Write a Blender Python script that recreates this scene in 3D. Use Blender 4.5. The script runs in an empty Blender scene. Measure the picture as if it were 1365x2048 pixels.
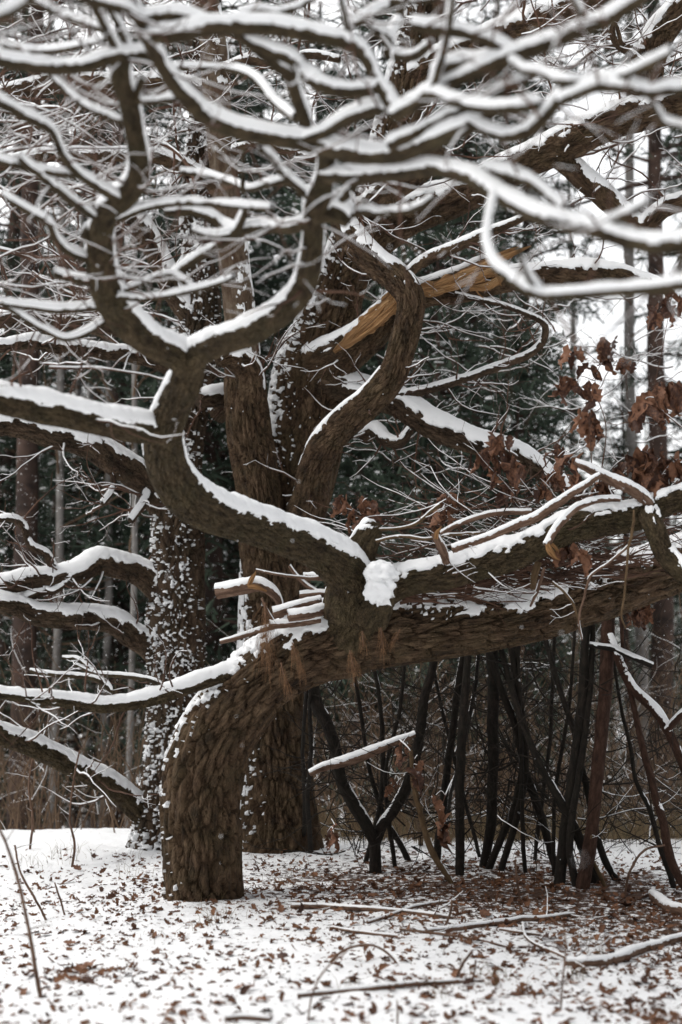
import bpy, math, random
import numpy as np
from mathutils import Vector

# ------------------------------------------------------------------ camera, sky, sun, exposure
SC = bpy.context.scene
COL = SC.collection
W0, H0 = 1365.0, 2048.0
FPX = 2048.0 * 50.0 / 36.0
CAMZ = 1.6
PITCH = math.atan((1336 - 1024) / FPX)
cam_d = bpy.data.cameras.new('camera')
cam = bpy.data.objects.new('camera', cam_d)
COL.objects.link(cam)
cam.location = (0, 0, CAMZ)
cam.rotation_euler = (math.pi / 2 + PITCH, 0, 0)
cam_d.sensor_fit = 'VERTICAL'
cam_d.sensor_width = 24
cam_d.sensor_height = 36
cam_d.lens = 50
cam_d.clip_end = 3000
cam_d.dof.use_dof = True
cam_d.dof.focus_distance = 10.6
cam_d.dof.aperture_fstop = 1.2
cam_d.dof.aperture_blades = 0
SC.camera = cam

world = bpy.data.worlds.new('World')
SC.world = world
world.use_nodes = True
wn = world.node_tree
wn.nodes.clear()
sky = wn.nodes.new('ShaderNodeTexSky')
sky.sky_type = 'NISHITA'
sky.sun_disc = False
sky.sun_elevation = math.radians(50)
sky.sun_rotation = math.radians(-35)
sky.air_density = 1.0
sky.dust_density = 3.0
hsv = wn.nodes.new('ShaderNodeHueSaturation')
hsv.inputs['Saturation'].default_value = 0.10
bgn = wn.nodes.new('ShaderNodeBackground')
bgn.inputs['Strength'].default_value = 0.15
wout = wn.nodes.new('ShaderNodeOutputWorld')
wn.links.new(sky.outputs[0], hsv.inputs['Color'])
wn.links.new(hsv.outputs[0], bgn.inputs['Color'])
wn.links.new(bgn.outputs[0], wout.inputs['Surface'])

sun_d = bpy.data.lights.new('sun', 'SUN')
sun_d.energy = 1.3
sun_d.angle = math.radians(25)
sun_d.color = (1.0, 0.97, 0.93)
sun = bpy.data.objects.new('sun', sun_d)
COL.objects.link(sun)
# light comes from above, left of the view
sun_dir = Vector((-0.62, -0.20, 0.80)).normalized()
sun.rotation_euler = (-sun_dir).to_track_quat('-Z', 'Y').to_euler()

SC.view_settings.view_transform = 'Standard'
SC.view_settings.look = 'None'
SC.view_settings.gamma = 1.0
SC.view_settings.use_curve_mapping = False
SC.view_settings.exposure = 0.55
SC.cycles.use_denoising = True
SC.cycles.max_bounces = 6
SC.cycles.diffuse_bounces = 3
SC.cycles.volume_bounces = 1

# ------------------------------------------------------------------ geometry helpers
CT, ST = math.cos(PITCH), math.sin(PITCH)
def P(px, py, d):
    """photo pixel + distance along the view axis -> world point"""
    a = (px - W0 / 2) / FPX
    b = (H0 / 2 - py) / FPX
    return np.array([a * d, d * (CT - b * ST), CAMZ + d * (ST + b * CT)])

U32 = np.uint32
def hash3(i, j, k, seed=0):
    with np.errstate(over='ignore'):
        h = i.astype(np.int64) * 374761393 + j.astype(np.int64) * 668265263 + k.astype(np.int64) * 2147483647 + seed * 974634777
        h = (h & 0xffffffff).astype(np.uint64)
        h = ((h ^ (h >> np.uint64(13))) * np.uint64(1274126177)) & np.uint64(0xffffffff)
        h = ((h ^ (h >> np.uint64(16))) * np.uint64(2246822519)) & np.uint64(0xffffffff)
        h = h ^ (h >> np.uint64(15))
    return h.astype(np.float64) / 4294967296.0

def vnoise(p, seed=0):
    f = np.floor(p)
    t = p - f
    t = t * t * (3 - 2 * t)
    i, j, k = f[..., 0], f[..., 1], f[..., 2]
    r = 0
    for a in (0, 1):
        wa = t[..., 0] if a else 1 - t[..., 0]
        for b in (0, 1):
            wb = t[..., 1] if b else 1 - t[..., 1]
            for c in (0, 1):
                wc = t[..., 2] if c else 1 - t[..., 2]
                r = r + wa * wb * wc * hash3(i + a, j + b, k + c, seed)
    return r

def fbm(p, oct=3, seed=0):
    r, a, s = 0, 0.5, 0
    for o in range(oct):
        r = r + a * vnoise(p * (2.03 ** o), seed + o)
        s += a
        a *= 0.5
    return r / s

def worley(p, seed=0):
    f = np.floor(p)
    F1 = np.full(p.shape[:-1], 9.0)
    F2 = np.full(p.shape[:-1], 9.0)
    for a in (-1, 0, 1):
        for b in (-1, 0, 1):
            for c in (-1, 0, 1):
                i, j, k = f[..., 0] + a, f[..., 1] + b, f[..., 2] + c
                q = np.stack([i + hash3(i, j, k, seed + 1), j + hash3(i, j, k, seed + 2), k + hash3(i, j, k, seed + 3)], -1)
                d = np.linalg.norm(p - q, axis=-1)
                F2 = np.where(d < F1, F1, np.minimum(F2, d))
                F1 = np.minimum(F1, d)
    return F1, F2

def sstep(a, b, x):
    t = np.clip((x - a) / (b - a), 0, 1)
    return t * t * (3 - 2 * t)

def terrain(x, y):
    x = np.asarray(x, float)
    y = np.asarray(y, float)
    q = np.stack([x, y, np.zeros_like(x + y)], -1) if x.shape == y.shape else None
    z = 0.16 * (fbm(q * 0.35, 2, 5) - 0.5)
    crest = 13.6 + 0.5 * (vnoise(q * 0.5, 9) - 0.5)
    d = np.maximum(y - crest, 0)
    z = z - 0.17 * np.minimum(d * d / (d + 1.2), 70)
    # soft litter lumps near the oaks
    z = z + (0.030 * (fbm(q * 3.0, 2, 21) - 0.5) + 0.022 * (fbm(q * 11.0, 2, 31) - 0.5)) * (1 - sstep(16, 25, y))
    return z

def tz(x, y):
    return float(terrain(np.array([x]), np.array([y]))[0])

_GD = np.arange(4.0, 20.0, 0.03)
def ground_depth(px, py):
    a_, b_ = (px - W0 / 2) / FPX, (H0 / 2 - py) / FPX
    X, Y, Z = a_ * _GD, _GD * (CT - b_ * ST), CAMZ + _GD * (ST + b_ * CT)
    near = np.abs(Z) < 0.45            # the floor is within this band before the crest
    i0 = np.where(near)[0]
    if not len(i0):
        return 13.4
    hit = i0[Z[i0] <= terrain(X[i0], Y[i0])]
    return float(_GD[hit[0]]) if len(hit) else 13.4

# ------------------------------------------------------------------ materials
def mat(name):
    m = bpy.data.materials.new(name)
    m.use_nodes = True
    nt = m.node_tree
    b = nt.nodes['Principled BSDF']
    return m, nt, b

def N(nt, t, **kw):
    n = nt.nodes.new(t)
    for k, v in kw.items():
        if hasattr(n, k):
            setattr(n, k, v)
        else:
            n.inputs[k].default_value = v
    return n

def ramp(nt, stops):
    r = nt.nodes.new('ShaderNodeValToRGB')
    el = r.color_ramp.elements
    while len(el) < len(stops):
        el.new(0.5)
    for e, (p, c) in zip(el, stops):
        e.position = p
        e.color = (c[0], c[1], c[2], 1)
    return r

def bark_mat(name, dark, mid, light, moss=None, cell=22.0, bump=0.6, moss_amt=0.5, rough=0.9, zs=0.32, dist=0.016):
    m, nt, b = mat(name)
    L = nt.links.new
    at = N(nt, 'ShaderNodeAttribute', attribute_name='bc')
    mp = N(nt, 'ShaderNodeMapping')
    mp.inputs['Scale'].default_value = (1, 1, zs)
    L(at.outputs['Vector'], mp.inputs['Vector'])
    n1 = N(nt, 'ShaderNodeTexNoise', Scale=cell * 0.8, Detail=5.0, Roughness=0.65)
    L(mp.outputs[0], n1.inputs['Vector'])
    r1 = ramp(nt, [(0.28, dark), (0.5, mid), (0.75, light)])
    L(n1.outputs['Fac'], r1.inputs[0])
    col = r1.outputs[0]
    if moss:
        n2 = N(nt, 'ShaderNodeTexNoise', Scale=5.0, Detail=4.0, Roughness=0.6)
        L(at.outputs['Vector'], n2.inputs['Vector'])
        r2 = ramp(nt, [(0.42, (0, 0, 0)), (0.66, (moss_amt,) * 3)])
        L(n2.outputs['Fac'], r2.inputs[0])
        mx = N(nt, 'ShaderNodeMix', data_type='RGBA')
        L(r2.outputs[0], mx.inputs[0])
        L(col, mx.inputs[6])
        mx.inputs[7].default_value = (*moss, 1)
        col = mx.outputs[2]
    L(col, b.inputs['Base Color'])
    b.inputs['Roughness'].default_value = rough
    b.inputs['Specular IOR Level'].default_value = 0.2
    v = N(nt, 'ShaderNodeTexVoronoi', feature='DISTANCE_TO_EDGE', Scale=cell * 1.6)
    n3 = N(nt, 'ShaderNodeTexNoise', Scale=cell * 1.2, Detail=2.0)
    L(mp.outputs[0], n3.inputs['Vector'])
    mx2 = N(nt, 'ShaderNodeMix', data_type='VECTOR')
    mx2.inputs[0].default_value = 0.06
    L(mp.outputs[0], mx2.inputs[4])
    L(n3.outputs['Color'], mx2.inputs[5])
    L(mx2.outputs[1], v.inputs['Vector'])
    rr = ramp(nt, [(0.0, (0, 0, 0)), (0.25, (1, 1, 1))])
    L(v.outputs['Distance'], rr.inputs[0])
    n4 = N(nt, 'ShaderNodeTexNoise', Scale=cell * 6, Detail=4.0)
    L(mp.outputs[0], n4.inputs['Vector'])
    ad = N(nt, 'ShaderNodeMath', operation='ADD')
    L(rr.outputs[0], ad.inputs[0])
    L(n4.outputs['Fac'], ad.inputs[1])
    bp = N(nt, 'ShaderNodeBump', Strength=bump, Distance=dist)
    L(ad.outputs[0], bp.inputs['Height'])
    L(bp.outputs[0], b.inputs['Normal'])
    return m

def plain_mat(name, c1, c2, scale=8.0, rough=0.85, bump=0.0, bscale=60.0, obj_random=False, detail=3.0, spec=0.2):
    m, nt, b = mat(name)
    L = nt.links.new
    tc = N(nt, 'ShaderNodeTexCoord')
    n1 = N(nt, 'ShaderNodeTexNoise', Scale=scale, Detail=detail, Roughness=0.6)
    L(tc.outputs['Object'], n1.inputs['Vector'])
    r = ramp(nt, [(0.32, c1), (0.68, c2)])
    if obj_random:
        oi = N(nt, 'ShaderNodeObjectInfo')
        ad = N(nt, 'ShaderNodeMath', operation='MULTIPLY_ADD')
        L(oi.outputs['Random'], ad.inputs[0])
        ad.inputs[1].default_value = 0.5
        sb = N(nt, 'ShaderNodeMath', operation='SUBTRACT')
        L(n1.outputs['Fac'], sb.inputs[0])
        sb.inputs[1].default_value = 0.25
        L(sb.outputs[0], ad.inputs[2])
        L(ad.outputs[0], r.inputs[0])
    else:
        L(n1.outputs['Fac'], r.inputs[0])
    L(r.outputs[0], b.inputs['Base Color'])
    b.inputs['Roughness'].default_value = rough
    b.inputs['Specular IOR Level'].default_value = spec
    if bump:
        n2 = N(nt, 'ShaderNodeTexNoise', Scale=bscale, Detail=4.0)
        L(tc.outputs['Object'], n2.inputs['Vector'])
        bp = N(nt, 'ShaderNodeBump', Strength=bump, Distance=0.01)
        L(n2.outputs['Fac'], bp.inputs['Height'])
        L(bp.outputs[0], b.inputs['Normal'])
    return m

M = {}
M['oak'] = bark_mat('oak_bark', (0.014, 0.009, 0.006), (0.074, 0.045, 0.026), (0.185, 0.122, 0.075), moss=(0.078, 0.062, 0.030), moss_amt=0.35, bump=1.0)
M['oak_mossy'] = bark_mat('oak_bark_mossy', (0.020, 0.013, 0.008), (0.078, 0.055, 0.030), (0.165, 0.118, 0.068), moss=(0.088, 0.074, 0.036), cell=40.0, bump=1.0, moss_amt=0.45)
M['oak_dark'] = bark_mat('oak_bark_dark', (0.014, 0.009, 0.006), (0.064, 0.041, 0.026), (0.145, 0.096, 0.062), moss=(0.052, 0.046, 0.026), moss_amt=0.35, bump=1.0)
M['oak_pale'] = bark_mat('oak_bark_pale', (0.045, 0.028, 0.017), (0.13, 0.095, 0.065), (0.24, 0.195, 0.145), moss=(0.075, 0.040, 0.023), moss_amt=0.7, bump=0.6)
M['twig'] = plain_mat('twig_bark', (0.035, 0.019, 0.013), (0.125, 0.068, 0.045), 6.0)
M['stick'] = bark_mat('stick_bark', (0.05, 0.028, 0.019), (0.16, 0.095, 0.064), (0.30, 0.20, 0.145), cell=60.0, bump=0.6, zs=0.2)
M['pole'] = bark_mat('pole_bark', (0.007, 0.006, 0.005), (0.019, 0.014, 0.011), (0.040, 0.030, 0.022), moss=(0.018, 0.02, 0.013), cell=50.0, bump=0.6, moss_amt=0.4)
M['pole_red'] = bark_mat('pole_bark_red', (0.018, 0.010, 0.007), (0.052, 0.026, 0.017), (0.095, 0.052, 0.036), cell=50.0, bump=0.6)
M['pole_tan'] = bark_mat('pole_bark_tan', (0.05, 0.03, 0.016), (0.115, 0.073, 0.038), (0.18, 0.12, 0.07), cell=55.0, bump=0.5)
M['wood'] = bark_mat('torn_wood', (0.10, 0.042, 0.016), (0.36, 0.19, 0.078), (0.58, 0.37, 0.19), cell=34.0, bump=1.0, rough=0.7, zs=0.05)
M['leaf'] = plain_mat('dead_leaf', (0.045, 0.018, 0.010), (0.20, 0.092, 0.050), 9.0, rough=0.6, obj_random=True, spec=0.3, bump=0.3, bscale=90)
M['litter'] = plain_mat('leaf_litter', (0.05, 0.022, 0.013), (0.22, 0.105, 0.055), 2.6, rough=0.7, detail=6.0)
M['dry_needle'] = plain_mat('dry_needle', (0.11, 0.055, 0.028), (0.26, 0.145, 0.075), 30.0)
M['grass'] = plain_mat('dry_grass', (0.11, 0.08, 0.04), (0.24, 0.175, 0.095), 5.0)
M['pine_bark'] = plain_mat('pine_bark', (0.022, 0.016, 0.014), (0.075, 0.047, 0.036), 3.5, bump=0.8, bscale=14.0)
M['needle'] = plain_mat('pine_needle', (0.020, 0.031, 0.022), (0.055, 0.075, 0.052), 1.5)
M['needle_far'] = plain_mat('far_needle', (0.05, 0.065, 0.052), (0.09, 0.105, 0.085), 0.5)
M['hazed_bark'] = plain_mat('hazed_bark', (0.10, 0.09, 0.082), (0.27, 0.255, 0.24), 2.5)  # bark colour paled to imitate trunks fading in haze
M['brush'] = plain_mat('undergrowth_twig', (0.06, 0.038, 0.024), (0.17, 0.11, 0.068), 3.0)

def snow_mat(name, base=(0.86, 0.865, 0.87), bump=0.55):
    m, nt, b = mat(name)
    L = nt.links.new
    b.inputs['Base Color'].default_value = (*base, 1)
    b.inputs['Roughness'].default_value = 0.65
    b.inputs['Specular IOR Level'].default_value = 0.25
    tc = N(nt, 'ShaderNodeTexCoord')
    n = N(nt, 'ShaderNodeTexNoise', Scale=45.0, Detail=6.0, Roughness=0.7)
    L(tc.outputs['Object'], n.inputs['Vector'])
    bp = N(nt, 'ShaderNodeBump', Strength=bump, Distance=0.012)
    L(n.outputs['Fac'], bp.inputs['Height'])
    L(bp.outputs[0], b.inputs['Normal'])
    return m
M['snow'] = snow_mat('snow')

def ground_mat():
    m, nt, b = mat('snowy_ground')
    L = nt.links.new
    tc = N(nt, 'ShaderNodeTexCoord')
    # litter colour
    n1 = N(nt, 'ShaderNodeTexNoise', Scale=26.0, Detail=5.0, Roughness=0.7)
    L(tc.outputs['Object'], n1.inputs['Vector'])
    lit = ramp(nt, [(0.3, (0.025, 0.013, 0.009)), (0.55, (0.075, 0.038, 0.022)), (0.75, (0.17, 0.10, 0.055))])
    L(n1.outputs['Fac'], lit.inputs[0])
    # where litter breaks through the snow
    n2 = N(nt, 'ShaderNodeTexNoise', Scale=15.0, Detail=7.0, Roughness=0.72)
    L(tc.outputs['Object'], n2.inputs['Vector'])
    n3 = N(nt, 'ShaderNodeTexNoise', Scale=1.1, Detail=3.0, Roughness=0.6)
    L(tc.outputs['Object'], n3.inputs['Vector'])
    at = N(nt, 'ShaderNodeAttribute', attribute_name='litter')
    s = N(nt, 'ShaderNodeMath', operation='MULTIPLY_ADD')
    L(n3.outputs['Fac'], s.inputs[0])
    s.inputs[1].default_value = 0.22
    L(n2.outputs['Fac'], s.inputs[2])
    s2 = N(nt, 'ShaderNodeMath', operation='MULTIPLY_ADD')
    L(at.outputs['Fac'], s2.inputs[0])
    s2.inputs[1].default_value = 0.22
    L(s.outputs[0], s2.inputs[2])
    rk = ramp(nt, [(0.745, (0, 0, 0)), (0.80, (1, 1, 1))])
    L(s2.outputs[0], rk.inputs[0])
    mx = N(nt, 'ShaderNodeMix', data_type='RGBA')
    L(rk.outputs[0], mx.inputs[0])
    mx.inputs[6].default_value = (0.86, 0.865, 0.87, 1)
    L(lit.outputs[0], mx.inputs[7])
    L(mx.outputs[2], b.inputs['Base Color'])
    b.inputs['Roughness'].default_value = 0.7
    b.inputs['Specular IOR Level'].default_value = 0.2
    n4 = N(nt, 'ShaderNodeTexNoise', Scale=30.0, Detail=6.0, Roughness=0.65)
    L(tc.outputs['Object'], n4.inputs['Vector'])
    bp = N(nt, 'ShaderNodeBump', Strength=0.5, Distance=0.03)
    L(n4.outputs['Fac'], bp.inputs['Height'])
    L(bp.outputs[0], b.inputs['Normal'])
    return m
M['ground'] = ground_mat()

# ------------------------------------------------------------------ object helpers
def link(name, me, parent=None, m=None):
    o = bpy.data.objects.new(name, me)
    COL.objects.link(o)
    if parent is not None:
        o.parent = parent
    if m is not None and me is not None and not me.materials:
        me.materials.append(m)
    return o

def tag(o, label=None, cat=None, group=None, kind=None):
    if label: o['label'] = label
    if cat: o['category'] = cat
    if group: o['group'] = group
    if kind: o['kind'] = kind
    return o

def empty(name, loc, label, cat, group=None):
    o = bpy.data.objects.new(name, None)
    COL.objects.link(o)
    o.location = loc
    o.empty_display_size = 0.1
    return tag(o, label, cat, group)

def mesh_from(verts, faces, name, smooth=True, attr=None):
    """verts (n,3); faces (m,k) array or list of such arrays"""
    me = bpy.data.meshes.new(name)
    if not isinstance(faces, list):
        faces = [faces]
    faces = [f for f in faces if len(f)]
    v = np.asarray(verts, np.float32)
    me.vertices.add(len(v))
    me.vertices.foreach_set('co', v.ravel())
    tot = sum(f.size for f in faces)
    nf = sum(len(f) for f in faces)
    me.loops.add(tot)
    me.loops.foreach_set('vertex_index', np.concatenate([f.ravel() for f in faces]).astype(np.int32))
    me.polygons.add(nf)
    st, pos = [], 0
    for f in faces:
        k = f.shape[1]
        st.append(pos + k * np.arange(len(f)))
        pos += f.size
    me.polygons.foreach_set('loop_start', np.concatenate(st).astype(np.int32))
    me.update(calc_edges=True)
    if smooth:
        me.polygons.foreach_set('use_smooth', np.ones(nf, bool))
    if attr:
        for an, av in attr.items():
            av = np.asarray(av, np.float32)
            if av.ndim == 2:
                a = me.attributes.new(an, 'FLOAT_VECTOR', 'POINT')
                a.data.foreach_set('vector', av.ravel())
            else:
                a = me.attributes.new(an, 'FLOAT', 'POINT')
                a.data.foreach_set('value', av.ravel())
    me.validate()
    return me

def catmull(pts, n):
    """pts (k,m) sampled at n points, chord length parametrised"""
    pts = np.asarray(pts, float)
    seg = np.linalg.norm(np.diff(pts[:, :3], axis=0), axis=1) + 1e-9
    s = np.concatenate([[0], np.cumsum(seg)])
    u = np.linspace(0, s[-1], n)
    idx = np.clip(np.searchsorted(s, u, side='right') - 1, 0, len(seg) - 1)
    # tangents
    m = np.zeros_like(pts)
    m[1:-1] = (pts[2:] - pts[:-2]) / (s[2:] - s[:-2])[:, None]
    m[0] = (pts[1] - pts[0]) / seg[0]
    m[-1] = (pts[-1] - pts[-2]) / seg[-1]
    h = seg[idx]
    t = (u - s[idx]) / h
    t2, t3 = t * t, t * t * t
    c = lambda a: a[:, None]
    return (c(2 * t3 - 3 * t2 + 1) * pts[idx] + c((t3 - 2 * t2 + t) * h) * m[idx]
            + c(-2 * t3 + 3 * t2) * pts[idx + 1] + c((t3 - t2) * h) * m[idx + 1]), u

def frames(c):
    t = np.gradient(c, axis=0)
    t /= np.linalg.norm(t, axis=1)[:, None] + 1e-12
    u = np.zeros_like(c)
    a = np.array([0, 0, 1.0]) if abs(t[0][2]) < 0.9 else np.array([0, -1.0, 0])
    x = np.cross(t[0], a)
    u[0] = x / np.linalg.norm(x)
    for i in range(1, len(c)):
        x = u[i - 1] - t[i] * np.dot(u[i - 1], t[i])
        u[i] = x / (np.linalg.norm(x) + 1e-12)
    v = np.cross(t, u)
    return t, u, v

def grid_faces(n, k):
    i = np.arange(n - 1)[:, None] * k
    j = np.arange(k)[None, :]
    j2 = (j + 1) % k
    return np.stack([i + j, i + j2, i + k + j2, i + k + j], -1).reshape(-1, 4)

SEED = [100]
def limb(name, pts, parent, material='oak', snow=0.03, a=-0.05, w=0.35, rag=0.5, amp=None, cell=None,
         nseg=None, speckle=None, wob=0.22, label=None, raw=False, seed=None, snow_f=9.0, flare=None, smax=1.0):
    """pts: (px,py,diameter px,depth) traced points -> barked tube with a snow cap as its child"""
    SEED[0] += 7
    sd = SEED[0] if seed is None else seed
    if raw:
        p4 = np.array(pts, float)
    else:
        p4 = np.array([[*P(x, y, d), dia * 0.5 * d / FPX] for x, y, dia, d in pts])
    rmax = p4[:, 3].max()
    dmean = 10.0 if raw else np.mean([q[3] for q in pts])
    pxd = 2 * rmax * FPX / dmean
    if nseg is None:
        nseg = int(np.clip(pxd * 1.35, 8, 220))
    if pxd < 14: nseg = 8
    length = np.linalg.norm(np.diff(p4[:, :3], axis=0), axis=1).sum()
    step = max(2 * math.pi * p4[:, 3].mean() / nseg * 1.25, 0.004)
    n = int(np.clip(length / step, 6, 900))
    q, s = catmull(p4, n)
    c, r = q[:, :3].copy(), np.maximum(q[:, 3], 0.0008)
    # crooked growth
    fq = 1.0 / (rmax * 7)
    for ax in range(3):
        nn = fbm(np.stack([s * fq, np.full(n, ax * 7.7), np.full(n, sd * 1.3)], -1), 2, sd) - 0.5
        c[:, ax] += nn * r * wob * 2
    r = r * (1 + 0.16 * (fbm(np.stack([s / (rmax * 4), np.full(n, 3.3), np.full(n, sd * 0.7)], -1), 2, sd + 3) - 0.5))
    t, u, v = frames(c)
    th = np.linspace(0, 2 * math.pi, nseg, endpoint=False)
    nrm = np.cos(th)[None, :, None] * u[:, None, :] + np.sin(th)[None, :, None] * v[:, None, :]
    R = r[:, None] * np.ones((1, nseg))
    if flare:   # root flare near the start: (length, amount)
        fl = np.exp(-s / flare[0])[:, None] * flare[1]
        R = R * (1 + fl * (0.6 + 0.8 * fbm(np.stack([np.cos(th) * 1.4, np.sin(th) * 1.4, np.full(nseg, sd)], -1), 2, sd)[None, :]))
    rm = p4[:, 3].mean()
    bc = np.stack([np.cos(th)[None, :] * rm + 0 * R, np.sin(th)[None, :] * rm + 0 * R, s[:, None] + 0 * R], -1)
    if amp is None:
        amp = float(np.clip(rmax * 0.2, 0.0006, 0.036))
    if cell is None:
        cell = float(np.clip(rmax * 0.26, 0.008, 0.055))
    big = np.stack([bc[..., 0], bc[..., 1], bc[..., 2]], -1)
    if nseg >= 14:
        q3 = big / cell * np.array([1.3, 1.3, 0.31])
        q3 = q3 + 0.42 * (np.stack([vnoise(q3 * 1.1, sd + 11), vnoise(q3 * 1.1, sd + 12), vnoise(q3 * 1.1, sd + 13)], -1) - 0.5) * 2
        F1, F2 = worley(q3, sd)
        F2 = F2 + 0.10 * (vnoise(q3 * 2.7, sd + 15) - 0.4)
        hgt = sstep(0.0, 0.19, F2 - F1)
        hgt = 0.72 * hgt + 0.28 * fbm(q3 * np.array([2.2, 2.2, 1.6]), 2, sd + 5)
    else:
        hgt = fbm(big / max(rmax, 0.004) * 0.9, 2, sd + 5)
    lump = fbm(big / (rmax * 1.6), 2, sd + 8) - 0.5
    Rb = R + amp * (hgt - 0.55) + 0.13 * R * lump
    V = c[:, None, :] + nrm * Rb[..., None]
    verts = V.reshape(-1, 3)
    faces = grid_faces(n, nseg)
    # end caps
    caps, extra, ebc = [], [], []
    for e, (ii, tt) in enumerate(((0, -t[0]), (n - 1, t[-1]))):
        ci = n * nseg + e
        extra.append(c[ii] + tt * r[ii] * 0.25)
        ebc.append([0, 0, s[ii]])
        j = np.arange(nseg)
        a1, b1 = ii * nseg + j, ii * nseg + (j + 1) % nseg
        caps.append(np.stack([b1, a1, np.full(nseg, ci)], -1) if e == 0 else np.stack([a1, b1, np.full(nseg, ci)], -1))
    verts = np.concatenate([verts, np.array(extra)])
    abc = np.concatenate([bc.reshape(-1, 3), np.array(ebc)])
    org = np.array(parent.location) if parent is not None else c[0].copy()
    o = link(name, mesh_from(verts - org, [faces, np.concatenate(caps)], name, attr={'bc': abc}), None, M[material])
    o.location = (0, 0, 0) if parent is not None else org
    if parent is not None:
        o.parent = parent
    # snow
    if snow > 0 or speckle:
        nz = nrm[..., 2]
        wp = c[:, None, :] + nrm * R[..., None]
        rg = fbm(wp * snow_f / 0.9 + sd, 3, sd + 40) - 0.5
        rg2 = fbm(wp * 3.0 + sd, 2, sd + 60) - 0.5
        fine = fbm(big / max(cell, 0.01) * np.array([1.2, 1.2, 0.5]), 2, sd + 77) - 0.5
        flat = np.sqrt(np.maximum(1 - t[:, 2] ** 2, 0))[:, None]
        cov = nz + rag * (rg * 1.1 + rg2 * 0.6 + fine * 1.0)
        m = sstep(a, a + w, cov) * sstep(0.28, 0.62, flat + 0.15 * rg2 * 2)
        thick = min(snow, rmax * 1.5 + 0.006) * (0.75 + 0.9 * (fbm(wp * 4.0, 2, sd + 90) - 0.5) + 0.5 * (fbm(wp * 22.0, 2, sd + 95) - 0.5))
        thick = np.minimum(thick, 0.006 + r[:, None] * 1.35)
        if snow <= 0: m = m * 0
        hm = m
        dirm = 0.42 * nrm + np.array([0, 0, 0.62])
        hgtm = thick * np.sqrt(np.clip(hm, 0, 1)) * (0.5 + 0.5 * np.clip(nz + 0.35, 0, 1))
        base = -0.62 * amp - 0.004 + 0 * R
        base = base + (0.95 * amp + 0.004) * sstep(0, 0.35, hm)
        if speckle:
            th0, sc, side = speckle[0], speckle[1], speckle[2]
            sp = fbm(wp * sc * np.array([1, 1, 0.9]) + sd * 2, 3, sd + 120) + 0.20 * (fbm(wp * 2.2, 2, sd + 130) - 0.5) - 0.10 * (hgt - 0.5)
            sidev = np.array(side, float)
            sidev /= np.linalg.norm(sidev)
            fac = (nrm * sidev).sum(-1)
            m2 = sstep(th0, th0 + 0.07, sp + (speckle[3] if len(speckle) > 3 else 0.14) * (np.clip(fac, -1, 1) - 0.6))
            base = np.maximum(base, -0.62 * amp - 0.004 + (1.05 * amp + 0.012) * m2)
            hgtm = np.maximum(hgtm, 0)
            hm = np.maximum(hm, m2)
        Vs = c[:, None, :] + nrm * (R + 0.13 * R * lump + base)[..., None] + dirm * hgtm[..., None]
        keep = hm > 0.015
        kf = keep.reshape(-1)[faces].any(axis=1)
        if kf.any():
            f2 = faces[kf]
            used, inv = np.unique(f2, return_inverse=True)
            sv = Vs.reshape(-1, 3)[used] - org
            so = link('snow', mesh_from(sv, inv.reshape(-1, 4), 'snow'), None, M['snow'])
            so.parent = o
            if speckle or rag >= 0.5: so['kind'] = 'stuff'
    if label:
        o['label'] = label
    o_data = (c, r, t)
    return o, o_data

class Bundle:
    """many thin tubes joined in one mesh"""
    def __init__(self):
        self.v, self.f, self.sv, self.sf, self.n, self.sn = [], [], [], [], 0, 0
    def add(self, pts, rad, k=4, snow=1.0, rng=random):
        pts = np.asarray(pts, float)
        rad = np.asarray(rad, float)
        n = len(pts)
        if n < 2: return
        t, u, v = frames(pts)
        th = np.linspace(0, 2 * math.pi, k, endpoint=False)
        nr = np.cos(th)[None, :, None] * u[:, None] + np.sin(th)[None, :, None] * v[:, None]
        V = pts[:, None] + nr * rad[:, None, None]
        self.v.append(V.reshape(-1, 3))
        self.f.append(grid_faces(n, k) + self.n)
        self.n += n * k
        if snow > 0:
            flat = np.sqrt(np.maximum(1 - t[:, 2] ** 2, 0))
            on = (flat > 0.55)
            i = 0
            while i < n:
                if not on[i]:
                    i += 1
                    continue
                j = i
                while j + 1 < n and on[j + 1]: j += 1
                if j - i >= 1 and rng.random() < 0.74:
                    pp = pts[i:j + 1].copy()
                    rr = rad[i:j + 1]
                    hgt = np.minimum((rr * 0.75 + 0.0018), 0.013) * snow * np.array([rng.uniform(0.55, 1.25) for _ in rr])
                    hgt[0] *= 0.4
                    hgt[-1] *= 0.4
                    side = np.cross(t[i:j + 1], [0, 0, 1.0])
                    side /= np.linalg.norm(side, axis=1)[:, None] + 1e-9
                    wd = (rr * 0.85 + 0.0006)[:, None]
                    up = np.array([0, 0, 1.0])
                    A = pp - side * wd + up * (rr * 0.2)[:, None]
                    B = pp - side * wd * 0.6 + up * (rr * 0.75 + hgt)[:, None]
                    C = pp + side * wd * 0.6 + up * (rr * 0.75 + hgt)[:, None]
                    D = pp + side * wd + up * (rr * 0.2)[:, None]
                    Q = np.stack([A, B, C, D], 1)
                    self.sv.append(Q.reshape(-1, 3))
                    self.sf.append(grid_faces(j - i + 1, 4) + self.sn)
                    self.sn += (j - i + 1) * 4
                i = j + 1
    def build(self, name, parent, m, snow_name=None, kind='stuff', org=None):
        org = np.array(parent.location) if parent is not None else (np.zeros(3) if org is None else org)
        o = link(name, mesh_from(np.concatenate(self.v) - org, np.concatenate(self.f), name), None, m)
        if parent is not None: o.parent = parent
        if kind: o['kind'] = kind
        if self.sv and snow_name:
            so = link(snow_name, mesh_from(np.concatenate(self.sv) - org, np.concatenate(self.sf), snow_name), None, M['snow'])
            so.parent = o
            if kind: so['kind'] = kind
        return o

def unit(v):
    return v / (np.linalg.norm(v) + 1e-12)

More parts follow.
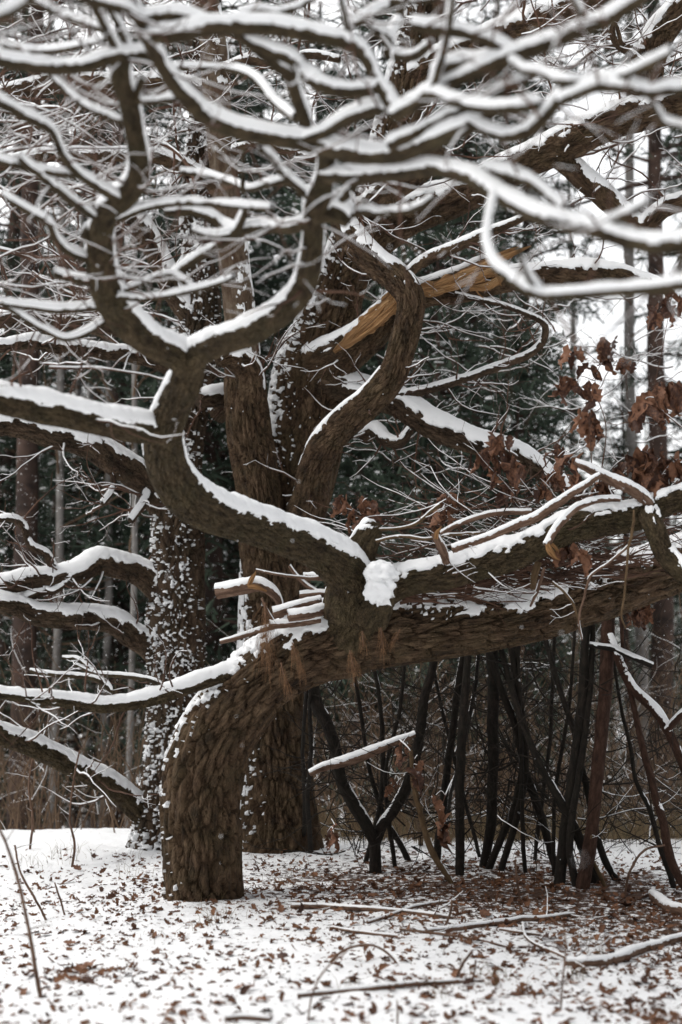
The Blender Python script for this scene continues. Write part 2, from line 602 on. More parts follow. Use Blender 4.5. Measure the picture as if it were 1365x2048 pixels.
def rand_dir(rng):
    while True:
        v = np.array([rng.uniform(-1, 1) for _ in range(3)])
        l = np.linalg.norm(v)
        if 0.1 < l < 1: return v / l

def grow(B, p0, d, L, r, rng, level=0, maxlev=2, seg=0.07, jit=0.28, bias=(0, 0, 0.05), snow=1.0, kids=1.0, k=4):
    n = max(4, int(L / seg))
    pts, rad = [np.array(p0, float)], [r]
    d = unit(np.array(d, float))
    starts = []
    for i in range(n):
        d = unit(d + jit * rand_dir(rng) + np.array(bias))
        pts.append(pts[-1] + d * L / n)
        f = (i + 1) / n
        rad.append(max(r * (1 - 0.72 * f), 0.0011))
        if level < maxlev and i > 0 and rng.random() < 0.42 * kids:
            starts.append((pts[-1], d.copy(), rad[-1], 1 - f * 0.6))
    B.add(pts, rad, k if r > 0.006 else 4, snow, rng)
    for (q, dd, rr, f) in starts:
        x = unit(np.cross(dd, rand_dir(rng)))
        nd = unit(dd * rng.uniform(0.35, 0.9) + x * rng.uniform(0.6, 1.0))
        grow(B, q, nd, L * f * rng.uniform(0.28, 0.6), rr * 0.62, rng, level + 1, maxlev, seg * 0.85, jit, bias, snow, kids, k)
    return pts

def sprout(B, data, count, L, rng, f0=0.15, rmul=0.35, maxlev=2, flatten=0.4, snow=1.0, bias=(0, 0, 0.05), rmax=0.012, jit=0.28, kids=1.0):
    c, r, t = data
    for _ in range(count):
        i = min(len(c) - 1, int((f0 + (1 - f0) * rng.random()) * len(c)))
        x = unit(np.cross(t[i], rand_dir(rng)))
        x[2] *= flatten + rng.random() * 0.4
        d = unit(unit(x) + t[i] * rng.uniform(-0.1, 0.9))
        l = L * rng.uniform(0.45, 1.25)
        grow(B, c[i] + d * r[i] * 0.6, d, l, min(max(r[i] * rmul, 0.003), rmax), rng, 0, maxlev, snow=snow, bias=bias, jit=jit, kids=kids)

def snow_blob(parent, cen, rad, seed, name='snow', rag=0.35):
    """lump of settled snow on top of a broken end"""
    nu, nv = 40, 24
    u = np.linspace(0, 2 * math.pi, nu, endpoint=False)
    v = np.linspace(0.02, math.pi - 0.02, nv)
    D = np.stack([np.cos(u)[None, :] * np.sin(v)[:, None], np.sin(u)[None, :] * np.sin(v)[:, None], np.cos(v)[:, None] + 0 * u[None, :]], -1)
    k = 1 + rag * 2 * (fbm(D * 2.3 + seed, 4, seed) - 0.5)
    low = np.clip(-D[..., 2], 0, 1)
    k = k * (1 + 0.55 * low * 2 * (fbm(D * np.array([6, 6, 0.6]) + seed, 2, seed + 4) - 0.45))
    V = np.array(cen) + D * k[..., None] * np.array(rad)
    org = np.array(parent.location)
    o = link(name, mesh_from(V.reshape(-1, 3) - org, grid_faces(nv, nu), name), None, M['snow'])
    o.parent = parent
    return o
#@@PART2
# ------------------------------------------------------------------ ground
def spaced(lo, hi, step, far_lo, far_hi, g=1.25):
    mid = list(np.arange(lo, hi + step, step))
    a, s = [], step
    x = lo
    while x > far_lo:
        s *= g
        x -= s
        a.append(x)
    b, s = [], step
    x = mid[-1]
    while x < far_hi:
        s *= g
        x += s
        b.append(x)
    return np.array(a[::-1] + mid + b)

def litter_amt(x, y):
    g = np.exp(-(((x - 0.8) / 2.0) ** 2 + ((y - 10.7) / 1.7) ** 2))
    g2 = 0.6 * np.exp(-(((x - 2.2) / 1.2) ** 2 + ((y - 9.0) / 1.6) ** 2))
    return np.clip(g + g2, 0, 1)

gx = spaced(-4.2, 4.2, 0.036, -500, 500)
gy = spaced(5.6, 14.6, 0.036, -60, 900)
GX, GY = np.meshgrid(gx, gy)
GZ = terrain(GX, GY)
nx, ny = len(gx), len(gy)
ii = (np.arange(ny - 1)[:, None] * nx + np.arange(nx - 1)[None, :]).ravel()
gf = np.stack([ii, ii + 1, ii + nx + 1, ii + nx], -1)
ground = link('ground', mesh_from(np.stack([GX, GY, GZ], -1).reshape(-1, 3), gf, 'ground', attr={'litter': litter_amt(GX, GY).ravel()}), None, M['ground'])
tag(ground, 'snow covered woodland floor with brown oak litter showing through', 'ground', kind='structure')

# ------------------------------------------------------------------ leaning oak (A)
def root_at(px, py, name, label, cat, group=None, d=None):
    d = d or ground_depth(px, py)
    p = P(px, py, d)
    p[2] = tz(p[0], p[1])
    return empty(name, p, label, cat, group)

A = root_at(410, 1798, 'leaning_oak_tree', 'massive leaning oak with smooth curved trunk sweeping low over the stick shelter', 'tree', d=9.85)
dA = 9.85
_, A_trunk = limb('trunk', [(404, 1850, 146, dA), (407, 1790, 142, dA), (405, 1700, 148, dA), (402, 1610, 142, dA), (412, 1530, 142, dA), (446, 1455, 140, dA),
    (490, 1395, 136, dA), (540, 1345, 132, dA), (615, 1300, 140, 9.85), (700, 1272, 142, 9.9), (800, 1266, 118, 10.0), (900, 1256, 108, 10.1),
    (1000, 1240, 104, 10.2), (1100, 1215, 104, 10.35), (1200, 1180, 106, 10.5), (1300, 1150, 98, 10.6), (1420, 1112, 94, 10.8), (1560, 1080, 88, 11.0)],
    A, 'oak', snow=0.024, a=0.50, w=0.3, rag=1.1, cell=0.060, amp=0.060, wob=0.06, flare=(0.16, 0.32), snow_f=12, speckle=(0.585, 30, (-0.5, -0.1, 0.87), 0.5))
_, A_up = limb('limb', [(690, 1270, 110, 9.8), (735, 1205, 86, 9.6), (800, 1166, 62, 9.5), (880, 1150, 62, 9.5), (950, 1132, 62, 9.5), (1020, 1112, 60, 9.5), (1080, 1086, 54, 9.5),
    (1130, 1060, 58, 9.5), (1200, 1045, 56, 9.5), (1270, 1035, 52, 9.5), (1330, 1008, 46, 9.5), (1420, 975, 42, 9.4), (1520, 930, 36, 9.3)], A, 'oak_mossy', snow=0.035, a=0.4, w=0.3, rag=0.9, cell=0.032, amp=0.02)
limb('limb', [(1290, 1030, 44, 9.45), (1308, 1060, 40, 9.35), (1328, 1108, 40, 9.3), (1372, 1150, 40, 9.2), (1440, 1175, 38, 9.1)], A, 'oak_mossy', snow=0.03, a=0.3, rag=0.7)
# broken stub and burl at the fork
limb('broken_stub', [(705, 1235, 118, 9.65), (712, 1170, 96, 9.55), (722, 1112, 62, 9.5), (745, 1062, 46, 9.45), (752, 1052, 30, 9.45), (754, 1047, 4, 9.45)], A, 'oak_mossy', snow=0.03, a=0.25, amp=0.016, cell=0.035)
snow_blob(A, P(738, 1056, 9.44), (0.075, 0.07, 0.035), 9, rag=0.2)
limb('broken_stub', [(735, 1235, 80, 9.5), (756, 1190, 66, 9.4), (762, 1152, 56, 9.32), (763, 1138, 40, 9.3), (763, 1132, 6, 9.3)], A, 'oak_mossy', snow=0.0, amp=0.014, cell=0.03)
snow_blob(A, P(762, 1146, 9.25), (0.105, 0.085, 0.07), 5, rag=0.55)
snow_blob(A, P(760, 1172, 9.22), (0.085, 0.05, 0.09), 8, rag=0.7)
# S shaped limb reaching towards the camera
S_pts = [(715, 1215, 112, 9.6), (695, 1150, 92, 9.45), (645, 1105, 78, 9.2), (570, 1068, 76, 8.85), (500, 1044, 76, 8.55), (430, 1022, 80, 8.25), (372, 988, 82, 8.0), (336, 930, 80, 7.75), (330, 868, 72, 7.5),
         (352, 808, 64, 7.3), (374, 760, 62, 7.1), (382, 712, 58, 7.0)]
_, A_s = limb('limb', S_pts, A, 'oak_mossy', snow=0.042, a=0.12, w=0.3, rag=0.55, amp=0.018, cell=0.03)
_, A_sl = limb('limb', [(345, 860, 56, 7.45), (300, 858, 54, 7.4), (240, 850, 54, 7.3), (150, 832, 52, 7.2), (60, 812, 52, 7.1), (0, 800, 50, 7.0), (-90, 775, 46, 6.9), (-200, 740, 40, 6.7)], A, 'oak_mossy', snow=0.045, a=0.0, rag=0.4, amp=0.014)
_, A_sr = limb('limb', [(380, 745, 56, 7.05), (395, 712, 54, 6.98), (440, 686, 50, 6.85), (510, 660, 48, 6.65), (570, 622, 46, 6.45), (608, 572, 43, 6.3), (624, 510, 40, 6.1), (627, 450, 40, 5.95), (633, 412, 46, 5.85), (648, 368, 34, 5.7), (655, 322, 30, 5.55), (648, 292, 28, 5.45)], A, 'oak_mossy', snow=0.035, a=0.05, rag=0.4, amp=0.012)
_, A_sw = limb('limb', [(385, 740, 58, 7.05), (360, 712, 60, 6.98), (300, 682, 60, 6.8), (243, 632, 58, 6.6), (206, 560, 56, 6.4), (196, 490, 50, 6.25), (210, 432, 46, 6.1), (248, 396, 46, 6.0), (274, 368, 42, 5.9), (280, 330, 36, 5.8), (271, 270, 36, 5.65), (260, 210, 36, 5.5), (243, 160, 36, 5.35), (245, 118, 34, 5.25)], A, 'oak_mossy', snow=0.045, a=0.0, rag=0.4, amp=0.012)
limb('broken_stub', [(205, 500, 34, 6.25), (184, 474, 32, 6.2), (170, 462, 24, 6.18)], A, 'oak_mossy', snow=0.04, a=-0.05)
limb('broken_stub', [(632, 425, 40, 5.88), (675, 425, 42, 5.85), (700, 440, 34, 5.85)], A, 'oak_mossy', snow=0.04)

# foreground crown, each traced branch a part
FG = [
 [(-60, 88, 26, 5.0), (0, 121, 27, 5.1), (60, 131, 27, 5.15), (110, 136, 27, 5.2), (170, 132, 27, 5.2), (215, 118, 27, 5.22), (246, 112, 28, 5.25), (290, 112, 24, 5.3), (318, 128, 22, 5.3)],
 [(-60, 70, 28, 4.1), (-20, 40, 28, 4.15), (15, 24, 27, 4.2), (45, 6, 26, 4.25), (90, -40, 24, 4.3)],
 [(180, -10, 13, 5.0), (192, 20, 14, 5.05), (206, 48, 14, 5.1), (224, 86, 15, 5.2), (240, 112, 18, 5.25)],
 [(160, -5, 18, 4.8), (205, 8, 20, 4.9), (245, 18, 20, 5.0), (275, 36, 20, 5.1)],
 [(250, -30, 20, 5.0), (262, 0, 20, 5.05), (276, 38, 21, 5.1), (292, 74, 23, 5.15), (313, 115, 25, 5.25), (342, 160, 27, 5.3), (368, 192, 29, 5.35), (398, 222, 33, 5.4), (432, 244, 34, 5.4), (480, 262, 35, 5.4), (540, 275, 34, 5.4), (600, 284, 34, 5.42), (650, 296, 34, 5.42), (700, 308, 34, 5.35), (745, 312, 34, 5.3), (800, 308, 34, 5.2), (850, 290, 34, 5.1), (900, 270, 32, 5.0), (950, 248, 28, 4.9), (992, 222, 20, 4.85)],
 [(283, 40, 18, 5.1), (312, 34, 20, 5.1), (350, 30, 19, 5.1), (378, 36, 18, 5.1), (410, 50, 16, 5.1)],
 [(295, 84, 22, 5.15), (318, 74, 26, 5.1), (345, 72, 30, 5.1), (375, 66, 31, 5.1), (405, 58, 31, 5.1), (440, 54, 31, 5.1), (490, 54, 31, 5.1), (545, 56, 31, 5.1), (595, 64, 31, 5.1), (645, 74, 30, 5.1), (690, 86, 28, 5.1), (718, 100, 27, 5.1), (738, 128, 25, 5.1), (753, 162, 24, 5.1), (772, 194, 24, 5.1), (790, 226, 26, 5.1)],
 [(790, 232, 27, 5.1), (815, 218, 26, 5.05), (838, 205, 25, 5.0), (862, 188, 22, 4.95), (905, 203, 19, 4.85), (950, 215, 19, 4.75), (1000, 219, 19, 4.65), (1040, 217, 18, 4.6), (1080, 210, 16, 4.6)],
 [(860, 196, 16, 4.95), (872, 160, 15, 4.9), (884, 118, 14, 4.85), (896, 66, 13, 4.8), (903, 20, 12, 4.75), (906, -40, 11, 4.7)],
 [(940, 246, 19, 4.9), (985, 266, 19, 4.8), (1030, 273, 21, 4.7), (1070, 255, 21, 4.65), (1104, 220, 20, 4.6), (1126, 184, 17, 4.55), (1130, 160, 15, 4.55)],
 [(1005, 100, 12, 4.9), (1030, 128, 13, 4.75), (1048, 143, 14, 4.7), (1075, 147, 14, 4.65), (1105, 158, 14, 4.6), (1140, 164, 14, 4.5), (1185, 162, 14, 4.5), (1240, 154, 14, 4.4), (1282, 139, 14, 4.3), (1320, 119, 13, 4.25), (1345, 106, 11, 4.2)],
 [(1120, 205, 15, 4.55), (1160, 188, 18, 4.5), (1200, 175, 20, 4.45), (1250, 176, 20, 4.4), (1300, 186, 20, 4.35), (1345, 182, 19, 4.3), (1440, 172, 18, 4.2)],
 [(1300, 190, 12, 4.35), (1312, 222, 10, 4.35), (1330, 246, 10, 4.35), (1370, 256, 10, 4.3), (1440, 262, 9, 4.3)],
 [(862, 186, 22, 4.95), (890, 172, 23, 4.95), (930, 155, 24, 4.9), (975, 135, 27, 4.85), (1015, 118, 31, 4.8), (1070, 97, 30, 4.75), (1120, 80, 27, 4.7), (1170, 58, 25, 4.6), (1200, 48, 25, 4.6), (1230, 33, 23, 4.5), (1275, 4, 22, 4.45), (1330, -30, 20, 4.4)],
 [(872, 148, 18, 4.95), (900, 133, 20, 4.9), (935, 126, 20, 4.9), (975, 122, 20, 4.85), (1005, 118, 20, 4.8)],
 [(1186, 52, 15, 4.6), (1170, 38, 14, 4.6), (1156, 18, 13, 4.6), (1135, -20, 12, 4.6)],
 [(822, 52, 16, 4.8), (868, 60, 19, 4.8), (920, 66, 19, 4.8), (962, 78, 19, 4.8), (995, 92, 19, 4.8), (1025, 110, 19, 4.8)],
 [(780, 290, 20, 5.15), (810, 278, 19, 5.1), (852, 256, 18, 5.05), (900, 233, 18, 5.0), (945, 214, 18, 4.95), (1000, 188, 18, 4.9), (1040, 164, 17, 4.85), (1068, 150, 14, 4.8)],
 [(612, 280, 20, 5.4), (655, 264, 21, 5.35), (690, 243, 23, 5.25), (725, 228, 25, 5.2), (762, 218, 24, 5.15), (788, 226, 22, 5.1)],
 [(470, 66, 14, 5.1), (492, 82, 18, 5.15), (520, 104, 21, 5.2), (552, 132, 22, 5.25), (578, 150, 24, 5.3), (590, 188, 26, 5.35), (604, 222, 26, 5.4), (616, 262, 26, 5.42)],
 [(498, 86, 12, 5.15), (545, 106, 18, 5.15), (585, 122, 20, 5.15), (603, 146, 22, 5.15), (640, 172, 24, 5.1), (690, 184, 24, 5.1), (735, 182, 22, 5.1), (760, 176, 20, 5.1)],
 [(330, 142, 11, 6.2), (370, 137, 11, 6.2), (405, 137, 11, 6.2), (445, 138, 12, 6.2), (492, 148, 13, 6.1), (520, 168, 13, 6.0), (540, 196, 13, 5.9), (562, 218, 13, 5.8), (592, 240, 13, 5.6)],
 [(648, 352, 24, 5.6), (700, 354, 26, 5.5), (760, 352, 27, 5.4), (820, 344, 28, 5.25), (860, 338, 29, 5.15), (900, 344, 30, 5.05), (950, 360, 32, 4.95), (1000, 391, 32, 4.85), (1050, 420, 32, 4.75), (1100, 440, 32, 4.65), (1150, 451, 32, 4.6), (1200, 463, 32, 4.5), (1262, 483, 32, 4.45), (1325, 491, 32, 4.35), (1375, 484, 31, 4.3), (1460, 468, 30, 4.2)],
 [(970, 340, 15, 4.95), (1015, 350, 18, 4.85), (1058, 364, 18, 4.75), (1094, 389, 17, 4.7), (1128, 424, 17, 4.65)],
 [(1205, 452, 15, 4.5), (1235, 440, 15, 4.45), (1262, 426, 14, 4.4), (1298, 406, 12, 4.35)],
 [(992, 380, 12, 4.85), (981, 425, 13, 4.8), (974, 470, 13, 4.75), (978, 505, 14, 4.7), (992, 535, 16, 4.65), (1020, 556, 18, 4.6), (1056, 582, 19, 4.55), (1085, 592, 20, 4.55), (1130, 592, 20, 4.5), (1200, 586, 20, 4.45), (1262, 582, 20, 4.4), (1330, 575, 22, 4.3), (1430, 560, 22, 4.2)],
 [(1036, 480, 8, 4.5), (1042, 515, 9, 4.5), (1058, 558, 12, 4.53), (1076, 588, 15, 4.55)],
 [(1364, 488, 13, 4.32), (1362, 530, 13, 4.3), (1358, 575, 14, 4.3)],
 [(696, 432, 13, 5.85), (725, 426, 13, 5.8), (770, 427, 13, 5.7), (820, 421, 12, 5.6), (850, 408, 11, 5.5), (866, 396, 9, 5.5)],
 [(660, 420, 20, 5.85), (690, 394, 17, 5.8), (714, 366, 15, 5.7), (735, 345, 12, 5.6)],
 [(40, 318, 11, 5.6), (70, 343, 12, 5.65), (110, 378, 15, 5.75), (150, 408, 15, 5.9), (185, 432, 14, 6.05), (205, 446, 14, 6.1)],
 [(-60, 165, 15, 5.2), (0, 206, 16, 5.3), (42, 230, 17, 5.4), (92, 255, 16, 5.5), (106, 268, 12, 5.55), (126, 312, 13, 5.65), (152, 346, 14, 5.75), (190, 372, 15, 5.85), (235, 400, 16, 5.95)],
 [(100, 150, 9, 5.6), (116, 168, 10, 5.6), (160, 208, 11, 5.6), (210, 232, 11, 5.6), (255, 250, 12, 5.62)],
 [(-40, 310, 12, 5.6), (0, 322, 13, 5.6), (60, 338, 13, 5.65), (110, 348, 12, 5.7), (152, 352, 11, 5.75)],
 [(5, 390, 8, 5.9), (30, 408, 10, 5.9), (62, 428, 12, 5.95), (95, 446, 13, 6.0), (112, 482, 14, 6.1), (142, 507, 14, 6.2), (180, 520, 15, 6.3)],
 [(110, 550, 14, 6.3), (150, 560, 15, 6.35), (198, 568, 16, 6.4)],
 [(-40, 600, 11, 6.2), (0, 607, 12, 6.3), (60, 615, 12, 6.4), (120, 622, 13, 6.45), (200, 616, 13, 6.5)],
 [(-10, 600, 8, 6.3), (50, 638, 9, 6.4), (90, 662, 10, 6.45), (130, 678, 10, 6.5), (170, 668, 10, 6.55), (215, 640, 10, 6.6)],
 [(222, 594, 11, 6.45), (260, 598, 10, 6.4), (300, 598, 10, 6.3), (350, 590, 10, 6.2), (420, 573, 10, 6.1), (468, 556, 8, 6.0)],
 [(228, 590, 9, 6.45), (270, 575, 9, 6.5), (310, 558, 9, 6.5), (345, 552, 10, 6.5), (400, 590, 8, 6.5)],
 [(236, 440, 13, 6.05), (290, 419, 13, 6.0), (340, 409, 13, 5.9), (390, 407, 12, 5.8), (450, 412, 12, 5.7), (500, 416, 11, 5.6), (545, 418, 9, 5.5)],
 [(330, 424, 16, 6.4), (390, 426, 18, 6.4), (422, 436, 18, 6.4), (450, 454, 18, 6.4), (472, 462, 17, 6.35)],
 [(385, 462, 12, 6.2), (430, 474, 14, 6.2), (468, 466, 15, 6.2), (486, 438, 14, 6.15), (494, 410, 10, 6.1)],
 [(335, 560, 14, 6.6), (392, 520, 16, 6.5), (430, 496, 15, 6.4), (470, 470, 17, 6.3), (505, 456, 20, 6.2), (545, 455, 22, 6.1), (585, 455, 24, 6.0), (612, 445, 22, 5.95), (632, 432, 22, 5.9)],
 [(487, 296, 8, 6.2), (486, 340, 9, 6.2), (486, 386, 10, 6.2)],
 [(262, 110, 13, 5.3), (240, 60, 12, 5.2), (218, 20, 11, 5.1), (190, -20, 10, 5.0)],
 [(285, 160, 15, 5.4), (274, 195, 14, 5.45), (290, 205, 12, 5.45), (340, 200, 11, 5.4), (368, 196, 10, 5.36)],
 [(20, -10, 9, 5.4), (80, 10, 12, 5.4), (130, 35, 13, 5.4), (170, 48, 13, 5.35), (210, 62, 13, 5.3)],
 [(0, 88, 12, 6.0), (40, 100, 11, 6.0), (90, 104, 10, 6.0), (150, 96, 10, 5.9), (210, 82, 9, 5.8)],
 [(745, 60, 16, 5.6), (775, 78, 17, 5.6), (778, 108, 18, 5.6), (790, 112, 18, 5.6), (830, 112, 18, 5.5), (862, 90, 12, 5.4)],
 [(776, 110, 18, 5.6), (785, 70, 18, 5.65), (800, 30, 17, 5.7), (806, -20, 16, 5.7)],
 [(690, 60, 12, 5.5), (725, 40, 14, 5.5), (755, 24, 15, 5.55), (790, 8, 13, 5.6)],
 [(700, 70, 13, 5.1), (690, 35, 12, 5.05), (682, 0, 11, 5.0), (675, -40, 10, 5.0)],
 [(760, 3, 12, 5.6), (800, 4, 12, 5.55), (850, 2, 12, 5.5), (900, -6, 11, 5.4)],
 [(480, 30, 11, 5.4), (520, 22, 12, 5.4), (560, 26, 12, 5.4), (600, 14, 11, 5.4), (640, -10, 10, 5.4)],
 [(520, 300, 12, 5.5), (545, 320, 12, 5.6), (562, 345, 12, 5.7), (600, 380, 14, 5.8), (630, 405, 16, 5.85)],
 [(540, 370, 10, 5.9), (570, 362, 11, 5.9), (595, 372, 12, 5.9), (600, 392, 14, 5.9)],
 [(360, 345, 9, 6.6), (400, 350, 10, 6.6), (450, 362, 11, 6.5), (500, 380, 11, 6.3), (550, 366, 11, 6.1), (590, 372, 11, 5.95)],
]
fg_data = []
for br in FG:
    fd = [(x, y, dia, d) for x, y, dia, d in br]
    _, dt = limb('branch', fd, A, 'oak_mossy', snow=0.028, a=-0.12, w=0.3, rag=0.36, amp=0.005, wob=0.12, nseg=20 if max(b[2] for b in br) > 16 else 12)
    fg_data.append(dt)
# small low bough on the left of the trunk
_, A_e = limb('branch', [(500, 1335, 44, 9.8), (470, 1340, 36, 9.75), (440, 1350, 30, 9.7), (380, 1370, 28, 9.6), (320, 1390, 29, 9.5), (260, 1404, 30, 9.4), (200, 1410, 28, 9.3), (150, 1406, 26, 9.2), (110, 1400, 22, 9.1), (50, 1394, 20, 9.0), (0, 1388, 19, 8.95), (-90, 1370, 15, 8.8)], A, 'oak_mossy', snow=0.03, a=-0.05, rag=0.35)
for br in [[(226, 1398, 12, 9.35), (216, 1374, 11, 9.35), (192, 1358, 10, 9.35), (150, 1352, 10, 9.35), (112, 1350, 9, 9.3), (60, 1342, 6, 9.3)],
           [(322, 1384, 11, 9.5), (319, 1368, 10, 9.5), (276, 1356, 10, 9.5), (232, 1352, 9, 9.5), (190, 1348, 8, 9.5), (150, 1330, 5, 9.5)],
           [(104, 1402, 10, 9.1), (80, 1410, 10, 9.05), (60, 1404, 9, 9.0), (46, 1388, 8, 9.0)],
           [(190, 1348, 8, 9.5), (172, 1330, 7, 9.5), (155, 1318, 6, 9.5), (125, 1316, 5, 9.5)]]:
    _, dt = limb('branch', br, A, 'oak_mossy', snow=0.014, a=-0.1, rag=0.3, wob=0.3, nseg=10)
    fg_data.append(dt)
rng = random.Random(11)
TB = Bundle()
for dt in fg_data:
    sprout(TB, dt, rng.randint(2, 5), 0.42, rng, f0=0.05, rmul=0.36, maxlev=1, rmax=0.006)
for dt, cnt, L in ((A_sw, 14, 0.5), (A_sl, 8, 0.6), (A_sr, 8, 0.45), (A_e, 18, 0.45), (A_up, 10, 0.35)):
    sprout(TB, dt, cnt, L, rng, f0=0.25, rmul=0.2, maxlev=2, rmax=0.007)
# twiggy spread on the left in front of the other oaks
for _ in range(44):
    x, y = rng.uniform(-60, 120), rng.uniform(170, 760)
    grow(TB, P(x, y, rng.uniform(7.0, 9.0)), (rng.uniform(0.3, 1) * rng.choice([1, 1, -0.5]), rng.uniform(-0.5, 0.5), rng.uniform(-0.35, 0.35)), rng.uniform(0.5, 1.1), rng.uniform(0.005, 0.009), rng, 0, 2)
TB.build('twigs', A, M['twig'], 'twig_snow')

# ------------------------------------------------------------------ speckled upright oak (B)
B = root_at(318, 1694, 'upright_oak_tree', 'straight oak trunk speckled all over with clumps of blown snow', 'tree', d=12.8)
dB = 12.8
_, B_trunk = limb('trunk', [(318, 1730, 118, dB), (325, 1690, 112, dB), (335, 1620, 108, dB), (345, 1500, 108, dB), (351, 1380, 108, dB), (351, 1250, 108, dB), (356, 1120, 100, dB), (356, 1000, 94, dB), (362, 900, 86, dB), (376, 800, 80, dB), (396, 700, 76, dB), (402, 610, 72, dB), (396, 520, 58, dB), (392, 430, 52, dB), (398, 330, 46, dB), (404, 220, 40, dB), (402, 80, 34, dB), (395, -80, 30, dB)],
    B, 'oak_dark', snow=0.02, a=0.6, rag=0.3, cell=0.06, amp=0.056, wob=0.05, flare=(0.25, 0.3), speckle=(0.60, 50, (-0.3, -1, 0.3)), smax=0.7)
Blim = [
 [(330, 1185, 60, dB), (300, 1160, 54, 12.75), (268, 1142, 48, 12.7), (230, 1132, 46, 12.6), (192, 1124, 46, 12.5), (160, 1142, 45, 12.4), (110, 1154, 41, 12.3), (50, 1162, 38, 12.2), (0, 1172, 36, 12.1), (-100, 1190, 32, 12.0), (-220, 1180, 26, 11.8)],
 [(325, 1310, 56, dB), (298, 1290, 50, 12.75), (262, 1270, 46, 12.7), (230, 1246, 46, 12.6), (180, 1236, 44, 12.5), (120, 1234, 42, 12.3), (70, 1228, 42, 12.2), (30, 1212, 36, 12.1), (0, 1206, 36, 12.0), (-100, 1190, 32, 11.9), (-220, 1195, 26, 11.8)],
 [(312, 1660, 40, dB), (278, 1622, 42, 12.7), (250, 1592, 44, 12.6), (210, 1562, 42, 12.4), (150, 1536, 40, 12.2), (100, 1511, 40, 12.0), (50, 1486, 39, 11.8), (0, 1467, 38, 11.6), (-90, 1435, 34, 11.3), (-200, 1410, 28, 11.0)],
 [(345, 1050, 60, dB), (315, 1000, 56, 12.75), (280, 958, 56, 12.7), (230, 926, 55, 12.5), (180, 896, 52, 12.3), (140, 882, 46, 12.2), (100, 875, 44, 12.1), (50, 856, 44, 12.0), (0, 850, 42, 11.9), (-100, 855, 38, 11.7), (-220, 840, 30, 11.5)],
 [(380, 760, 40, dB), (330, 730, 32, 12.6), (260, 712, 28, 12.4), (200, 704, 26, 12.2), (120, 694, 25, 12.0), (60, 685, 23, 11.8), (0, 694, 20, 11.6), (-90, 700, 16, 11.4)],
 [(385, 720, 44, dB), (350, 692, 36, 12.9), (280, 668, 32, 13.0), (200, 648, 30, 13.1), (130, 643, 30, 13.2), (70, 633, 28, 13.3), (0, 643, 26, 13.4), (-90, 660, 22, 13.5)],
 [(392, 650, 52, dB), (350, 590, 46, 12.7), (328, 545, 44, 12.6), (302, 490, 40, 12.5), (276, 446, 36, 12.4), (240, 400, 30, 12.3), (190, 360, 24, 12.2)],
 [(430, 830, 40, 12.7), (455, 800, 40, 12.6), (425, 797, 36, 12.4), (396, 802, 30, 12.3)],
]
b_data = []
for i, br in enumerate(Blim):
    _, dt = limb('limb', br, B, 'oak_dark' if i != 2 else 'oak_mossy', snow=0.034, a=0.12 if i != 6 else -0.25, w=0.25, rag=0.75, cell=0.038, amp=0.026)
    b_data.append(dt)
for br in [[(112, 1150, 18, 12.3), (92, 1110, 16, 12.2), (62, 1092, 15, 12.1), (46, 1052, 14, 12.1), (20, 1038, 13, 12.0), (-30, 1046, 11, 12.0)],
           [(110, 1165, 26, 12.3), (85, 1180, 24, 12.25), (58, 1192, 20, 12.2), (36, 1206, 16, 12.2)],
           [(150, 1148, 14, 12.3), (120, 1176, 12, 12.25), (104, 1184, 11, 12.2), (92, 1180, 9, 12.2)],
           [(300, 970, 14, 12.7), (285, 1010, 14, 12.5), (262, 1042, 13, 12.4)],
           [(225, 942, 12, 12.5), (226, 980, 12, 12.4), (205, 1010, 10, 12.3)]]:
    _, dt = limb('branch', br, B, 'oak_dark', snow=0.022, a=-0.1, rag=0.4, wob=0.35)
    b_data.append(dt)
rng = random.Random(23)
TB = Bundle()
for dt in b_data:
    sprout(TB, dt, rng.randint(6, 12), 0.75, rng, f0=0.1, rmul=0.3, maxlev=2, rmax=0.011)
for _ in range(60):
    x, y = rng.uniform(-80, 380), rng.uniform(-40, 680)
    d = rng.uniform(10.5, 13.8)
    grow(TB, P(x, y, d), (rng.uniform(-1, 1), rng.uniform(-0.6, 0.6), rng.uniform(-0.3, 0.4)), rng.uniform(0.8, 1.8), rng.uniform(0.008, 0.02), rng, 0, 2, k=5)
TB.build('twigs', B, M['twig'], 'twig_snow')

# ------------------------------------------------------------------ great forked oak (C)
C = root_at(560, 1692, 'forked_oak_tree', 'tall forked oak with a torn limb showing raw tan wood, behind the leaning oak', 'tree', d=12.7)
dC = 12.7
_, C_trunk = limb('trunk', [(558, 1740, 150, dC), (557, 1690, 146, dC), (555, 1620, 140, dC), (552, 1540, 136, dC), (548, 1440, 132, dC), (546, 1320, 130, dC), (548, 1200, 130, dC), (556, 1110, 136, dC), (580, 1010, 144, dC), (603, 905, 150, dC), (618, 805, 152, dC), (628, 735, 146, dC), (652, 650, 112, dC), (680, 570, 96, dC), (706, 500, 92, dC), (736, 430, 90, dC), (770, 350, 88, dC), (800, 250, 88, dC), (825, 150, 88, dC), (845, 50, 86, dC), (868, -90, 80, dC)],
    C, 'oak', snow=0.025, a=0.35, rag=0.6, cell=0.064, amp=0.062, wob=0.05, flare=(0.25, 0.3), speckle=(0.57, 36, (-1.0, -0.05, 0.35), 0.36))
_, D_stem = limb('stem', [(545, 1180, 100, 12.6), (530, 1100, 94, 12.45), (521, 1000, 90, 12.3), (507, 920, 85, 12.25), (496, 850, 80, 12.2), (491, 780, 76, 12.2), (488, 715, 70, 12.2)], C, 'oak', snow=0.0, cell=0.055, amp=0.046, wob=0.06)
